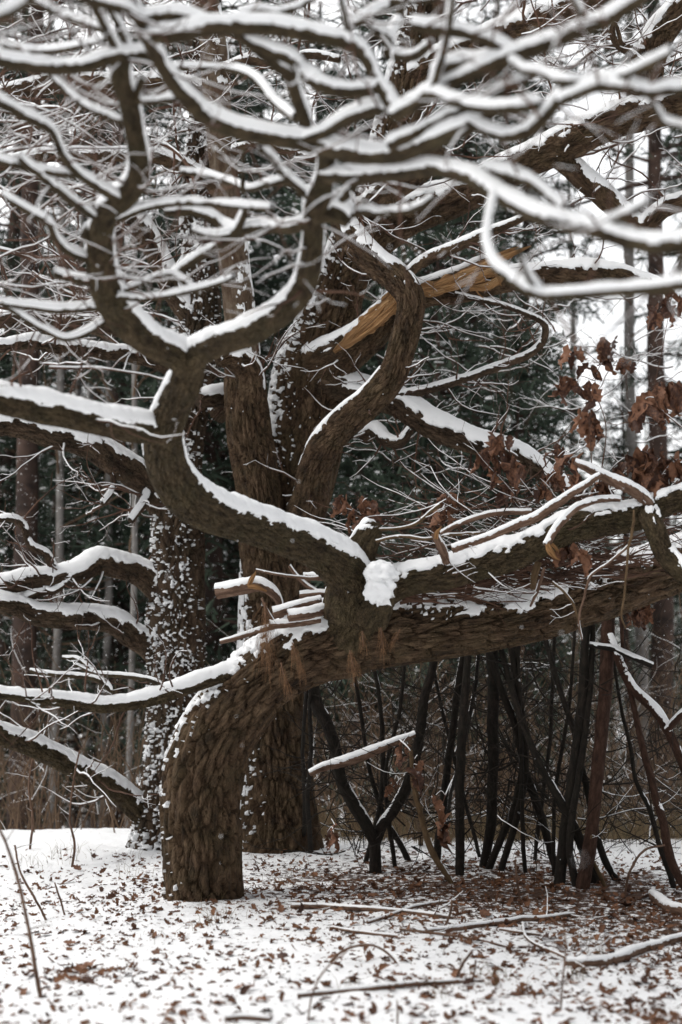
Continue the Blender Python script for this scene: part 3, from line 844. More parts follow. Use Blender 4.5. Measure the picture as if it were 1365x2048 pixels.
limb('stem', [(490, 760, 72, 12.2), (487, 700, 66, 12.2), (480, 620, 62, 12.2), (471, 540, 60, 12.2), (463, 470, 58, 12.2), (453, 380, 56, 12.2), (445, 300, 54, 12.2), (435, 200, 52, 12.2), (428, 100, 51, 12.2), (412, 0, 50, 12.2), (400, -90, 48, 12.2)], C, 'oak_pale', snow=0.0, cell=0.035, amp=0.012, wob=0.08,
     label='pale worn stem with patches of stripped bark', speckle=(0.62, 14, (1, -0.2, 0.3)))
Clim = [
 ('broken_stub', [(500, 800, 62, 12.15), (498, 745, 50, 12.0), (478, 720, 44, 11.9), (455, 714, 36, 11.85), (436, 722, 26, 11.8)], 'oak', 0.04, -0.1),
 ('limb', [(750, 470, 80, 12.6), (800, 432, 80, 12.45), (860, 410, 76, 12.3), (930, 390, 67, 12.1), (1000, 354, 62, 11.9), (1060, 322, 62, 11.7), (1140, 284, 64, 11.5), (1230, 243, 64, 11.3), (1320, 218, 64, 11.1), (1420, 192, 62, 10.9), (1560, 150, 58, 10.7)], 'oak', 0.05, 0.05),
 ('limb', [(1105, 308, 36, 11.6), (1145, 335, 40, 11.6), (1182, 368, 43, 11.55), (1230, 412, 43, 11.5), (1284, 452, 36, 11.4), (1310, 430, 35, 11.35), (1335, 412, 34, 11.3), (1372, 402, 33, 11.2), (1460, 385, 30, 11.1)], 'oak', 0.035, 0.1),
 ('limb', [(835, 150, 60, 12.6), (890, 118, 54, 12.4), (950, 94, 54, 12.2), (1020, 66, 56, 12.0), (1090, 40, 56, 11.8), (1160, 10, 55, 11.6), (1240, -30, 52, 11.4)], 'oak', 0.055, 0.0),
 ('limb', [(1298, 235, 52, 11.15), (1298, 170, 50, 11.15), (1305, 112, 52, 11.15), (1324, 64, 54, 11.1), (1360, 22, 50, 11.0), (1420, -40, 46, 10.9)], 'oak', 0.05, 0.0),
 ('limb', [(600, 1060, 80, 12.5), (622, 1000, 70, 12.2), (627, 950, 64, 12.0), (655, 890, 60, 11.8), (704, 838, 57, 11.6), (750, 797, 55, 11.45), (786, 750, 54, 11.35), (806, 690, 52, 11.3), (819, 640, 50, 11.3), (822, 598, 52, 11.3), (792, 556, 54, 11.4), (750, 526, 52, 11.5), (715, 490, 54, 11.7), (688, 448, 54, 12.0), (690, 410, 50, 12.3)], 'oak', 0.022, 0.3),
 ('limb', [(650, 760, 74, 12.5), (700, 776, 58, 12.4), (742, 789, 55, 12.3), (800, 810, 53, 12.15), (860, 848, 53, 12.0), (920, 874, 49, 11.9), (980, 894, 45, 11.8), (1030, 910, 41, 11.7), (1080, 940, 35, 11.6), (1120, 970, 29, 11.5), (1170, 996, 22, 11.4)], 'oak_dark', 0.045, 0.0),
 ('limb', [(640, 730, 96, 12.5), (690, 702, 78, 12.3), (735, 668, 68, 12.15), (775, 630, 60, 12.0), (805, 598, 52, 11.9)], 'oak', 0.03, 0.15),
 ('limb', [(805, 600, 46, 11.85), (860, 592, 42, 11.8), (920, 586, 42, 11.75), (980, 570, 44, 11.7), (1050, 556, 46, 11.65), (1115, 550, 44, 11.6), (1180, 548, 43, 11.55), (1240, 553, 35, 11.5), (1300, 566, 25, 11.45), (1345, 580, 16, 11.4)], 'oak', 0.04, 0.05),
 ('branch', [(812, 552, 18, 11.4), (840, 528, 21, 11.35), (870, 511, 22, 11.3), (912, 494, 21, 11.2), (970, 468, 18, 11.1), (1030, 444, 13, 11.0), (1080, 420, 9, 10.9)], 'oak', 0.025, -0.05),
 ('limb', [(715, 470, 60, 12.3), (732, 425, 52, 12.0), (760, 395, 50, 11.8), (800, 368, 48, 11.6), (840, 340, 44, 11.4), (880, 300, 40, 11.2)], 'oak', 0.03, 0.1),
 ('branch', [(690, 776, 22, 12.3), (780, 792, 19, 12.1), (860, 778, 18, 12.0), (940, 753, 16, 11.9), (1010, 728, 15, 11.8), (1060, 708, 14, 11.7), (1086, 682, 13, 11.65), (1090, 652, 12, 11.6), (1070, 636, 10, 11.6), (1010, 612, 9, 11.6), (950, 598, 8, 11.6), (910, 588, 6, 11.6)], 'oak_dark', 0.02, -0.1),
 ('branch', [(730, 870, 34, 12.3), (750, 862, 28, 12.2), (772, 880, 24, 12.1), (800, 885, 20, 12.0), (822, 860, 14, 12.0)], 'oak_dark', 0.03, -0.1),
 ('limb', [(440, 215, 40, 12.2), (390, 178, 38, 12.3), (330, 168, 38, 12.4), (220, 172, 41, 12.5), (130, 168, 40, 12.6), (50, 178, 34, 12.7), (0, 192, 30, 12.8), (-90, 210, 24, 12.9)], 'oak', 0.03, 0.2),
 ('limb', [(446, 390, 36, 12.2), (410, 356, 28, 12.1), (380, 340, 26, 12.0), (332, 318, 26, 11.9), (280, 310, 24, 11.8), (200, 312, 24, 11.7), (130, 309, 24, 11.6), (60, 314, 21, 11.5), (0, 332, 18, 11.4), (-70, 350, 14, 11.3)], 'oak', 0.035, 0.0),
 ('branch', [(470, 300, 20, 12.1), (520, 290, 18, 11.9), (580, 305, 17, 11.7), (640, 318, 15, 11.6), (690, 300, 12, 11.5)], 'oak', 0.025, -0.1),
 ('branch', [(450, 140, 22, 12.1), (500, 120, 20, 11.9), (560, 130, 18, 11.8), (620, 110, 16, 11.7), (680, 120, 12, 11.6)], 'oak', 0.025, -0.1),
 ('branch', [(1300, 140, 16, 11.1), (1262, 108, 14, 11.0), (1235, 90, 13, 10.9), (1225, 60, 12, 10.8), (1240, 28, 10, 10.7)], 'oak', 0.02, -0.1),
 ('branch', [(1290, 105, 18, 11.15), (1262, 96, 16, 11.0), (1240, 86, 15, 10.9), (1228, 50, 14, 10.85), (1205, 30, 12, 10.8)], 'oak', 0.02, -0.1),
]
c_data = []
for nm, br, mt, sn, aa in Clim:
    _, dt = limb(nm, br, C, mt, snow=sn * 0.7, a=aa + 0.08, w=0.25, rag=0.75, cell=0.04 if br[1][2] > 40 else None, amp=0.034 if br[1][2] > 40 else None)
    c_data.append(dt)

# torn tan wood: real splinters following the broken limb
def splinter(name, pts, thick, parent, material='wood', seed=1, k=9, flat=0.35, curl=0.0):
    """flattened tapering shard; pts (px,py,width px,depth)"""
    p4 = np.array([[*P(x, y, d), dia * 0.5 * d / FPX] for x, y, dia, d in pts])
    n = max(14, len(pts) * 7)
    q, s = catmull(p4, n)
    c, r = q[:, :3], np.maximum(q[:, 3], 0.0006)
    t = np.gradient(c, axis=0)
    t /= np.linalg.norm(t, axis=1)[:, None]
    view = unit(c.mean(0) - np.array([0, 0, CAMZ]))
    u = np.cross(t, view)
    u /= np.linalg.norm(u, axis=1)[:, None]
    v = np.cross(t, u)
    kk = 18
    th = np.linspace(0, 2 * math.pi, kk, endpoint=False)
    wob = 1 + 0.9 * (fbm(np.stack([np.cos(th)[None, :] * 2 + 0 * s[:, None], np.sin(th)[None, :] * 2 + 0 * s[:, None], s[:, None] * 16 + 0 * th[None, :]], -1), 3, seed) - 0.5)
    V = c[:, None] + (np.cos(th)[None, :, None] * u[:, None] * (r[:, None] * wob)[..., None] + np.sin(th)[None, :, None] * v[:, None] * (np.minimum(r[:, None] * flat, thick) * wob)[..., None])
    bc = np.stack([np.cos(th)[None, :] * r.mean() + 0 * V[..., 0], np.sin(th)[None, :] * r.mean() + 0 * V[..., 0], s[:, None] + 0 * V[..., 0]], -1)
    org = np.array(parent.location)
    o = link(name, mesh_from(V.reshape(-1, 3) - org, grid_faces(n, kk), name, attr={'bc': bc.reshape(-1, 3)}), None, M[material])
    o.parent = parent
    return o
splinter('torn_wood', [(668, 704, 6, 12.0), (700, 680, 24, 11.92), (735, 650, 36, 11.84), (768, 622, 40, 11.72), (796, 594, 36, 11.62), (812, 578, 14, 11.6)], 0.05, C, seed=3)
for i, pts in enumerate([[(690, 694, 4, 11.85), (730, 668, 10, 11.78), (775, 632, 12, 11.65), (800, 606, 4, 11.58)], [(700, 676, 4, 11.85), (745, 640, 9, 11.76), (790, 590, 8, 11.6), (804, 574, 3, 11.56)], [(716, 672, 3, 11.8), (760, 634, 8, 11.68), (798, 600, 6, 11.56)]]):
    splinter('splinter', pts, 0.03, C, seed=70 + i, flat=0.7)
for i, pts in enumerate([
    [(842, 578, 20, 11.6), (880, 572, 28, 11.5), (930, 556, 34, 11.45), (975, 540, 34, 11.4), (1002, 538, 20, 11.4), (1010, 548, 4, 11.4)],
    [(870, 572, 12, 11.45), (930, 546, 16, 11.4), (990, 522, 16, 11.35), (1030, 505, 10, 11.3), (1062, 492, 2, 11.28)],
    [(905, 560, 8, 11.45), (960, 530, 12, 11.42), (1010, 504, 8, 11.4), (1038, 494, 2, 11.38)],
    [(940, 575, 14, 11.5), (975, 572, 20, 11.45), (1002, 556, 14, 11.4), (1012, 548, 4, 11.4)],
    [(846, 588, 10, 11.6), (870, 586, 16, 11.5), (900, 576, 10, 11.48)],
    [(944, 548, 3, 11.35), (948, 570, 3, 11.3), (958, 588, 3, 11.3), (968, 596, 2, 11.3)],
    [(992, 545, 4, 11.35), (998, 558, 4, 11.3), (1003, 572, 2, 11.3)]]):
    splinter('splinter', pts, 0.04, C, seed=20 + i, flat=0.5)
limb('torn_bark', [(832, 576, 22, 11.65), (870, 562, 22, 11.6), (915, 546, 18, 11.55), (965, 522, 12, 11.5), (990, 512, 6, 11.5)], C, 'oak_mossy', snow=0.03, a=-0.1)

rng = random.Random(37)
TB = Bundle()
for k_, dt in enumerate(c_data):
    n_ = rng.randint(6, 10)
    if k_ in (6, 11): n_ = 22
    sprout(TB, dt, n_, 0.7, rng, f0=0.1, rmul=0.25, maxlev=2, rmax=0.010)
for _ in range(70):     # mid-air boughs of the crown behind
    x, y = rng.uniform(380, 1420), rng.uniform(-60, 420)
    d = rng.uniform(10.5, 14.5)
    grow(TB, P(x, y, d), (rng.uniform(-1, 1), rng.uniform(-0.6, 0.6), rng.uniform(-0.3, 0.4)), rng.uniform(0.8, 1.7), rng.uniform(0.006, 0.016), rng, 0, 2, k=5)
for _ in range(46):     # fine twigs right of the trunk
    x, y = rng.uniform(720, 1380), rng.uniform(560, 960)
    d = rng.uniform(12.0, 15.0)
    grow(TB, P(x, y, d), (rng.uniform(-1, 1), rng.uniform(-0.6, 0.6), rng.uniform(-0.3, 0.35)), rng.uniform(0.6, 1.4), rng.uniform(0.004, 0.010), rng, 0, 2, k=5)
TB.build('twigs', C, M['twig'], 'twig_snow')
#@@PART3
# ------------------------------------------------------------------ oak leaves
def leaf_mesh(i, flat=False):
    rg = random.Random(900 + i)
    n = 10
    ts = np.linspace(0, 1, n)
    lob = 1 + (0.30 if flat else 0.40) * np.sin(ts * math.pi * 2 * 3.5 + rg.uniform(-0.4, 0.4))
    wd = (0.27 if flat else 0.25) * np.sin(math.pi * ts ** 0.75) ** 0.8 * lob + 0.012
    wd[0] = 0.015
    wd[-1] = 0.03
    bend, curl, tw = rg.uniform(-1.5, 1.5), rg.uniform(1.2, 3.6) * rg.choice([1, 1, -1]), rg.uniform(-1.2, 1.2)
    if flat: bend, curl, tw = bend * 0.35, curl * 0.3, tw * 0.5
    V = []
    roll = rg.uniform(0.3, 0.9) if flat else rg.uniform(0.8, 2.0)
    asym = rg.uniform(-0.4, 0.4)
    for t, w_ in zip(ts, wd):
        zb = bend * (t - 0.5) ** 2
        rl = roll * (0.55 + 0.9 * t)
        for sx in (-1, -0.5, 0, 0.5, 1):
            x = sx * w_ * (1 + 0.15 * rg.uniform(-1, 1))
            y = t + (0.07 * abs(sx) if 0.1 < t < 0.9 else 0)
            ph = (sx + asym) * rl * (w_ / 0.27)
            R_ = max(w_, 0.02) / max(rl * (w_ / 0.27), 0.05)
            X, Z = R_ * math.sin(ph), R_ * (1 - math.cos(ph))
            ct_, st_ = math.cos(tw * (t - 0.5)), math.sin(tw * (t - 0.5))
            X, Z = X * ct_ - Z * st_, X * st_ + Z * ct_
            V.append((X, y - (0 if flat else 0.12 * bend * t * t), Z + zb + (0.03 if flat else 0.075) * rg.uniform(-1, 1)))
    # short stalk
    F = []
    for a in range(n - 1):
        for b in range(4):
            p = a * 5 + b
            F.append((p, p + 1, p + 6, p + 5))
    V = np.array(V)
    me = mesh_from(V, np.array(F), 'oak_leaf')
    me.materials.append(M['leaf'])
    return me, V, np.array(F)
LEAVES = [leaf_mesh(i) for i in range(8)]
FLAT = [leaf_mesh(20 + i, True) for i in range(8)]

# ------------------------------------------------------------------ sticks lying on the limbs
def stick(name, pts, label, cat, material='stick', snow=0.012, group=None, a=0.1, kids=0, rng=None, wob=0.3, L=0.3, rag=0.35):
    d0 = pts[0]
    root = empty(name, P(d0[0], d0[1], d0[3]), label, cat, group)
    _, dt = limb('shaft', pts, root, material, snow=snow, a=a, rag=rag, wob=wob)
    if kids:
        TBs = Bundle()
        sprout(TBs, dt, kids, L, rng, f0=0.2, rmul=0.35, maxlev=1, rmax=0.005)
        TBs.build('side_twigs', root, M['twig'], 'twig_snow')
    return root, dt
rng = random.Random(5)
pile = [
 ([(436, 1186, 27, 9.75), (466, 1180, 27, 9.72), (492, 1174, 27, 9.7), (516, 1170, 24, 9.7), (540, 1182, 18, 9.7), (556, 1202, 12, 9.75), (562, 1235, 10, 9.8)], 'crooked sawn branch stub with orange broken wood jutting left of the fork', 'stick', 0.02),
 ([(440, 1284, 8, 9.5), (480, 1274, 10, 9.5), (520, 1262, 11, 9.55), (570, 1248, 11, 9.6), (630, 1236, 10, 9.65)], 'long thin straight reddish stick poking out left below the pile', 'stick', 0.012),
 ([(540, 1250, 14, 9.5), (575, 1249, 14, 9.52), (606, 1245, 14, 9.55), (640, 1240, 12, 9.6)], 'short sawn stick under the pair of sawn sticks on the fork', 'stick', 0.016),
 ([(548, 1228, 19, 9.6), (580, 1218, 18, 9.6), (612, 1208, 16, 9.62), (642, 1200, 12, 9.65)], 'thick short stick with rounded dark sawn end on the fork pile', 'stick', 0.02),
 ([(578, 1234, 18, 9.48), (610, 1228, 20, 9.5), (645, 1220, 20, 9.6)], 'stubby sawn stick with pale cut face on the fork pile', 'stick', 0.022),
 ([(600, 1192, 12, 9.7), (632, 1188, 13, 9.7), (670, 1190, 12, 9.7)], 'small horizontal stick wedged under the S-shaped limb', 'stick', 0.016),
 ([(608, 1156, 13, 9.75), (634, 1155, 14, 9.75), (662, 1158, 14, 9.7)], 'uppermost short stick wedged beside the S-shaped limb', 'stick', 0.02),
 ([(578, 1132, 6, 9.7), (594, 1152, 7, 9.7), (610, 1168, 8, 9.7), (634, 1184, 7, 9.7)], 'thin slanting snowy twig above the fork pile', 'twig', 0.014),
 ([(524, 1196, 5, 9.5), (536, 1222, 5, 9.5), (550, 1246, 6, 9.5)], 'thin twig slanting down beside the crooked sawn stub', 'twig', 0.006),
 ([(512, 1140, 4, 9.65), (560, 1150, 5, 9.65), (620, 1156, 6, 9.7), (660, 1152, 5, 9.7)], 'long wiry twig crossing in front of the forked trunk', 'twig', 0.006),
]
for pts, lab, cat, sn in pile:
    stick('stick' if cat == 'stick' else 'fallen_twig', pts, lab, cat, snow=sn, group='sticks piled on the fork')
# raw end on the crooked stub
r0 = bpy.data.objects['stick']
splinter('broken_end', [(497, 1172, 8, 9.62), (504, 1158, 10, 9.62), (510, 1148, 5, 9.62), (512, 1142, 1, 9.62)], 0.03, r0, seed=51, flat=0.7)
splinter('broken_end', [(496, 1174, 6, 9.6), (512, 1174, 9, 9.6), (534, 1182, 4, 9.62)], 0.03, r0, seed=52, flat=0.6)

brush_st = [
 ([(906, 1098, 17, 9.25), (960, 1080, 18, 9.25), (1010, 1062, 19, 9.25), (1060, 1040, 21, 9.25), (1100, 1016, 21, 9.25), (1140, 990, 17, 9.25), (1175, 966, 14, 9.25), (1200, 950, 11, 9.25)], 'long peeled pink-brown stick lying up along the mossy limb', 0.022),
 ([(880, 1068, 10, 9.6), (920, 1048, 12, 9.6), (960, 1034, 13, 9.6), (1000, 1026, 13, 9.6), (1062, 1024, 12, 9.6)], 'bent pale stick arching above the long peeled stick', 0.014),
 ([(1096, 1092, 17, 9.1), (1112, 1062, 17, 9.12), (1136, 1034, 17, 9.15), (1162, 1012, 15, 9.2), (1200, 1000, 13, 9.3), (1240, 1000, 11, 9.4)], 'snow covered stick with split tan end hanging over the mossy limb', 0.026),
 ([(1150, 925, 12, 9.4), (1186, 940, 20, 9.4), (1240, 966, 26, 9.4), (1290, 1000, 27, 9.45), (1310, 1030, 24, 9.5)], 'thick smooth bare branch slanting down to the mossy limb', 0.024),
 ([(757, 1060, 6, 9.4), (800, 1057, 7, 9.4), (835, 1046, 8, 9.4), (868, 1018, 8, 9.4), (880, 1010, 9, 9.4)], 'thin greenish stick reaching right from the broken stub', 0.006),
 ([(752, 1082, 7, 9.3), (800, 1074, 7, 9.3), (860, 1078, 8, 9.3), (900, 1070, 7, 9.4), (960, 1066, 6, 9.5)], 'wavy thin stick above the snow pad of the burl', 0.006),
 ([(870, 1068, 16, 9.3), (880, 1090, 20, 9.3), (888, 1108, 20, 9.35), (893, 1125, 18, 9.4)], 'short upright snapped stick with tan torn top', 0.012),
 ([(1076, 1126, 18, 9.6), (1070, 1150, 17, 9.6), (1068, 1175, 15, 9.7)], 'stubby upright stick with pale round cut end under the mossy limb', 0.006),
 ([(1088, 1135, 8, 9.5), (1080, 1165, 8, 9.5), (1070, 1195, 7, 9.55), (1062, 1212, 5, 9.6)], 'snowy thin twig slanting down onto the low limb', 0.014),
 ([(1260, 1075, 20, 9.9), (1225, 1065, 22, 9.9), (1290, 1100, 20, 9.9)], None, 0),
 ([(1268, 1020, 6, 9.1), (1266, 1060, 7, 9.1), (1258, 1090, 7, 9.1), (1254, 1130, 6, 9.1), (1250, 1180, 6, 9.1), (1244, 1230, 5, 9.1), (1252, 1258, 3, 9.1)], 'long thin creeper twig hanging down across the low limb', 0.006),
 ([(1262, 1088, 6, 9.1), (1220, 1125, 6, 9.15), (1180, 1155, 6, 9.2), (1168, 1200, 6, 9.2), (1158, 1240, 5, 9.2), (1164, 1280, 4, 9.3)], 'thin forked twig draped over the low limb beside the creeper twig', 0.008),
 ([(1105, 1165, 6, 9.3), (1130, 1185, 7, 9.3), (1150, 1215, 7, 9.3), (1160, 1245, 6, 9.3)], 'reddish thin twig bent over the low limb', 0.006),
]
for pts, lab, sn in brush_st:
    if lab:
        pts = [(x_, y_, w_ * 0.82, d_) for x_, y_, w_, d_ in pts]
        stick('stick', pts, lab, 'stick', snow=sn * 0.85, wob=0.6, rag=0.5, group='sticks lying over the mossy limb', kids=0 if pts[0][2] > 15 else 2, rng=rng, L=0.25,
              material='stick' if sn > 0.006 else 'pole_tan')
for o in list(bpy.data.objects):
    if o.get('label', '').startswith('snow covered stick with split tan end'):
        splinter('broken_end', [(1096, 1088, 10, 9.07), (1101, 1102, 12, 9.06), (1110, 1114, 7, 9.06), (1122, 1121, 1, 9.06)], 0.02, o, seed=61, flat=0.6)
        splinter('broken_end', [(1104, 1088, 6, 9.08), (1112, 1096, 6, 9.08), (1119, 1106, 1, 9.08)], 0.02, o, seed=62, flat=0.6)
    if o.get('label', '').startswith('short upright snapped'):
        splinter('broken_end', [(872, 1078, 7, 9.27), (874, 1066, 9, 9.27), (880, 1058, 5, 9.27), (884, 1052, 1, 9.27)], 0.02, o, seed=63, flat=0.6)

# tangle of fine brushwood heaped between the two limbs
rng = random.Random(77)
TB = Bundle()
for _ in range(230):
    x = rng.uniform(770, 1400)
    f = (x - 770) / 600
    y = rng.uniform(1085, 1185) - 75 * f
    if rng.random() < 0.45: y = rng.uniform(1010, 1100) - 60 * f
    d = rng.uniform(9.6, 10.4)
    grow(TB, P(x, y, d), (rng.choice([-1, 1]) * rng.uniform(0.4, 1), rng.uniform(-0.4, 0.4), rng.uniform(-0.35, 0.4)), rng.uniform(0.25, 0.8), rng.uniform(0.003, 0.007), rng, 0, 1, jit=0.18, snow=0.0 if rng.random() < 0.5 else 0.8)
for _ in range(240):     # dark debris wedged under the upper limb
    x = rng.uniform(765, 1230)
    f = (x - 765) / 465
    y = rng.uniform(1170, 1218) - 70 * f
    grow(TB, P(x, y, rng.uniform(9.75, 10.15)), (rng.choice([-1, 1]) * rng.uniform(0.5, 1), rng.uniform(-0.3, 0.3), rng.uniform(-0.25, 0.25)), rng.uniform(0.2, 0.6), rng.uniform(0.005, 0.013), rng, 0, 1, jit=0.2, snow=0.0 if rng.random() < 0.85 else 0.7)
o = TB.build('brushwood_heap', None, M['twig'], None)
tag(o, 'tangled heap of thin brown brushwood piled between the two low limbs', 'brushwood', kind='stuff')
if TB.sv:
    so = link('snow', mesh_from(np.concatenate(TB.sv), np.concatenate(TB.sf), 'snow'), None, M['snow'])
    so.parent = o
    so['kind'] = 'stuff'

# ------------------------------------------------------------------ dead leaf sprays
def spray(main, clusters, label, seed, nleaf=(4, 6)):
    rg = random.Random(seed)
    root = empty('leafy_oak_branch', P(main[0][0], main[0][1], main[0][2]), label, 'branch', 'dead oak sprays')
    org = np.array(root.location)
    mpts = np.array([P(x, y, d) for x, y, d in main])
    q, s = catmull(mpts, 40)
    TBs = Bundle()
    TBs.add(q, np.linspace(0.006, 0.002, 40), 5, 1.0, rg)
    for (cx, cy, sz) in clusters:
        # the cluster hangs at the distance of the nearest point of its own twig
        pj = np.array([[(p_[0] / (p_[1] * CT + (p_[2] - CAMZ) * ST)) * FPX + W0 / 2, 0, p_[1] * CT + (p_[2] - CAMZ) * ST] for p_ in q])
        pyy = np.array([H0 / 2 - ((p_[2] - CAMZ) * CT - p_[1] * ST) / (p_[1] * CT + (p_[2] - CAMZ) * ST) * FPX for p_ in q])
        dd = np.hypot(pj[:, 0] - cx, pyy - cy + 25)
        i = int(dd.argmin())
        dep = pj[i, 2] + rg.uniform(-0.12, 0.12)
        tip = P(cx, cy - sz * 0.45, dep)
        mid = (q[i] + tip) / 2 + np.array([rg.uniform(-0.02, 0.02), rg.uniform(-0.02, 0.02), 0.03])
        w_, _ = catmull(np.array([q[i], mid, tip]), 8)
        TBs.add(w_, np.linspace(0.003, 0.0016, 8), 4, 1.0, rg)
        for _ in range(rg.randint(*nleaf)):
            me = LEAVES[rg.randrange(8)][0]
            lf = link('leaf', me)
            lf.parent = root
            L = sz * dep / FPX * rg.uniform(0.8, 1.3)
            off = np.array([rg.uniform(-0.3, 0.3) * L, rg.uniform(-0.3, 0.3) * L, rg.uniform(-0.15, 0.1) * L])
            lf.location = tip + off - org
            dn = Vector((rg.uniform(-0.6, 0.6), rg.uniform(-0.6, 0.6), -1)).normalized()
            lf.rotation_mode = 'QUATERNION'
            from mathutils import Quaternion
            lf.rotation_quaternion = dn.to_track_quat('Y', 'Z') @ Quaternion((0, 1, 0), rg.uniform(0, 6.28))
            lf.scale = (L * rg.uniform(0.8, 1.15),) * 3
    TBs.build('twigs', root, M['twig'], 'twig_snow')
    return root
spray([(1190, 1010, 9.6), (1205, 930, 9.6), (1212, 850, 9.55), (1190, 770, 9.5), (1205, 725, 9.5), (1240, 712, 9.5)], [(1142, 712, 36), (1180, 742, 34), (1214, 696, 46), (1222, 720, 40), (1256, 738, 40), (1140, 778, 46), (1186, 792, 46)], 'tall thin oak spray whose dead leaves stand highest above the mossy limb', 1)
spray([(1200, 1010, 9.5), (1185, 940, 9.45), (1182, 890, 9.4), (1178, 850, 9.4)], [(1172, 842, 48), (1192, 868, 34)], 'single bunch of dead leaves hanging below the tallest leafy spray', 2)
spray([(1440, 930, 9.4), (1370, 860, 9.4), (1312, 800, 9.4), (1325, 700, 9.4), (1340, 620, 9.4)], [(1320, 625, 46), (1352, 604, 44), (1282, 832, 46), (1308, 800, 54), (1322, 830, 46), (1356, 790, 56)], 'leafy oak spray rising at the snowy limb end beside the far dark pine', 3)
spray([(1100, 1030, 9.7), (1050, 970, 9.7), (1015, 920, 9.7), (1008, 885, 9.7)], [(1008, 890, 50), (975, 916, 40), (990, 950, 48), (1030, 950, 40), (1010, 935, 46), (1020, 985, 40)], 'leafy dead spray in front of the snowy limb that slopes down from the forked oak', 4)
spray([(1190, 1030, 9.6), (1150, 980, 9.6), (1125, 930, 9.6), (1115, 910, 9.6)], [(1110, 912, 42), (1140, 928, 48), (1152, 962, 44), (1100, 960, 36), (1090, 985, 36)], 'dead oak leaves bunched beside the thick smooth bare branch', 5)
spray([(1400, 1010, 9.6), (1340, 970, 9.6), (1290, 930, 9.6), (1250, 915, 9.6)], [(1258, 925, 46), (1300, 915, 46), (1324, 935, 46), (1356, 940, 50), (1308, 968, 48), (1240, 958, 40), (1200, 985, 44), (1285, 950, 50), (1345, 985, 44)], 'crowded heap of dead leaves resting on the snowy right part of the mossy limb', 6)
spray([(770, 1080, 9.7), (740, 1045, 9.7), (705, 1018, 9.7), (680, 1012, 9.7)], [(686, 1008, 36), (700, 1030, 36), (735, 1016, 44), (742, 1035, 36)], 'curled dead leaves just above the broken stub', 7)
spray([(930, 1100, 9.8), (915, 1050, 9.8), (890, 1020, 9.8), (865, 1022, 9.8)], [(905, 1012, 50), (858, 1028, 40), (885, 1035, 36)], 'rust coloured dead leaves behind the bent pale stick', 8)
spray([(1180, 1120, 9.6), (1150, 1100, 9.6), (1130, 1085, 9.6)], [(1140, 1096, 44), (1160, 1110, 40), (1125, 1110, 36)], 'brown dead leaves tucked under the mossy limb between the limbs', 9)
spray([(1300, 1200, 10.7), (1290, 1220, 10.7), (1285, 1240, 10.7)], [(1285, 1228, 40), (1302, 1222, 36), (1270, 1236, 32)], 'reddish leaf bunch hanging under the low limb beside the thick reddish pole', 10)

# rust coloured pine sprigs hanging over the fork
def sprig(px, py, d, hgt, n, label, seed, lean=0.0):
    rg = random.Random(seed)
    p0 = P(px, py, d)
    root = empty('dry_pine_sprig', p0, label, 'sprig', 'dry pine sprigs')
    Bn = Bundle()
    H = hgt * d / FPX
    stem = [p0, p0 + np.array([lean * H * 0.3, -0.01, -H * 0.35]), p0 + np.array([lean * H * 0.6, -0.015, -H * 0.6])]
    q, _ = catmull(np.array(stem), 10)
    for _ in range(int(n * 0.6)):
        a = q[rg.randrange(10)] + np.array([rg.gauss(0, 0.008), rg.gauss(0, 0.008), 0])
        l = H * rg.uniform(0.3, 0.62)
        dx = rg.gauss(0, 0.20) + lean * 0.5
        e = a + np.array([dx * l, rg.gauss(0, 0.15) * l, -l])
        m_ = (a + e) / 2 + np.array([dx * l * 0.25, 0, 0.03 * l])
        Bn.add([a, m_, e], [0.0009, 0.0008, 0.0005], 3, 0, rg)
    Bn.build('needles', root, M['dry_needle'])
    Bs = Bundle()
    Bs.add(q, np.linspace(0.004, 0.002, 10), 5, 0, rg)
    Bs.build('stem', root, M['stick'], kind=None)
for i, (x, y, d, h, n, lab, ln) in enumerate([
    (530, 1205, 9.45, 150, 170, 'long drooping tuft of rust coloured needles below the crooked sawn stub', 0.05), (585, 1285, 9.3, 75, 120, 'fan of rust coloured needles hanging off the front of the fork', 0.35), (562, 1325, 9.3, 70, 70, 'sparse needle tuft lowest on the bend of the leaning trunk', 0.3),
    (700, 1300, 9.25, 70, 100, 'needle tuft hanging over the underside of the low limb', 0.25), (762, 1255, 9.3, 70, 90, 'needle tuft draped on the low limb below the snow pad', 0.1), (800, 1258, 9.3, 45, 60, 'short needle tuft swept sideways on the low limb', -0.6),
    (725, 1262, 9.3, 50, 60, 'thin needle tuft under the burl', 0.1)]):
    sprig(x, y, d, h, n, lab, 300 + i, ln)

# ------------------------------------------------------------------ stick shelter
DARK_G = 'dark poles of the stick shelter'
def pole(pts, label, material='pole', top=10.9, kids=3, seed=0, group=DARK_G, snow=0.01, name='shelter_pole', cat='pole', base_ground=True, a=0.35):
    rg = random.Random(seed)
    bx, by = pts[0][0], pts[0][1]
    d0 = ground_depth(bx, by)
    n = len(pts)
    out = []
    ys = [p_[1] for p_ in pts]
    for i, p_ in enumerate(pts):
        f = (ys[0] - p_[1]) / max(1, ys[0] - ys[-1])
        out.append((p_[0], p_[1], p_[2], d0 + (top - d0) * f))
    # set the foot into the ground
    out = [(out[0][0] - (out[1][0] - out[0][0]) * 0.06, out[0][1] + 12, out[0][2], d0)] + out
    base = P(bx, by, d0)
    base[2] = tz(base[0], base[1])
    root = empty(name, base, label, cat, group)
    _, dt = limb('shaft', out, root, material, snow=snow, a=a, rag=0.4, wob=0.25, amp=0.004)
    if kids:
        TBs = Bundle()
        sprout(TBs, dt, kids, 0.5, rg, f0=0.15, rmul=0.35, maxlev=1, rmax=0.007, flatten=0.8, snow=0)
        TBs.build('side_twigs', root, M['pole'])
    return root, dt
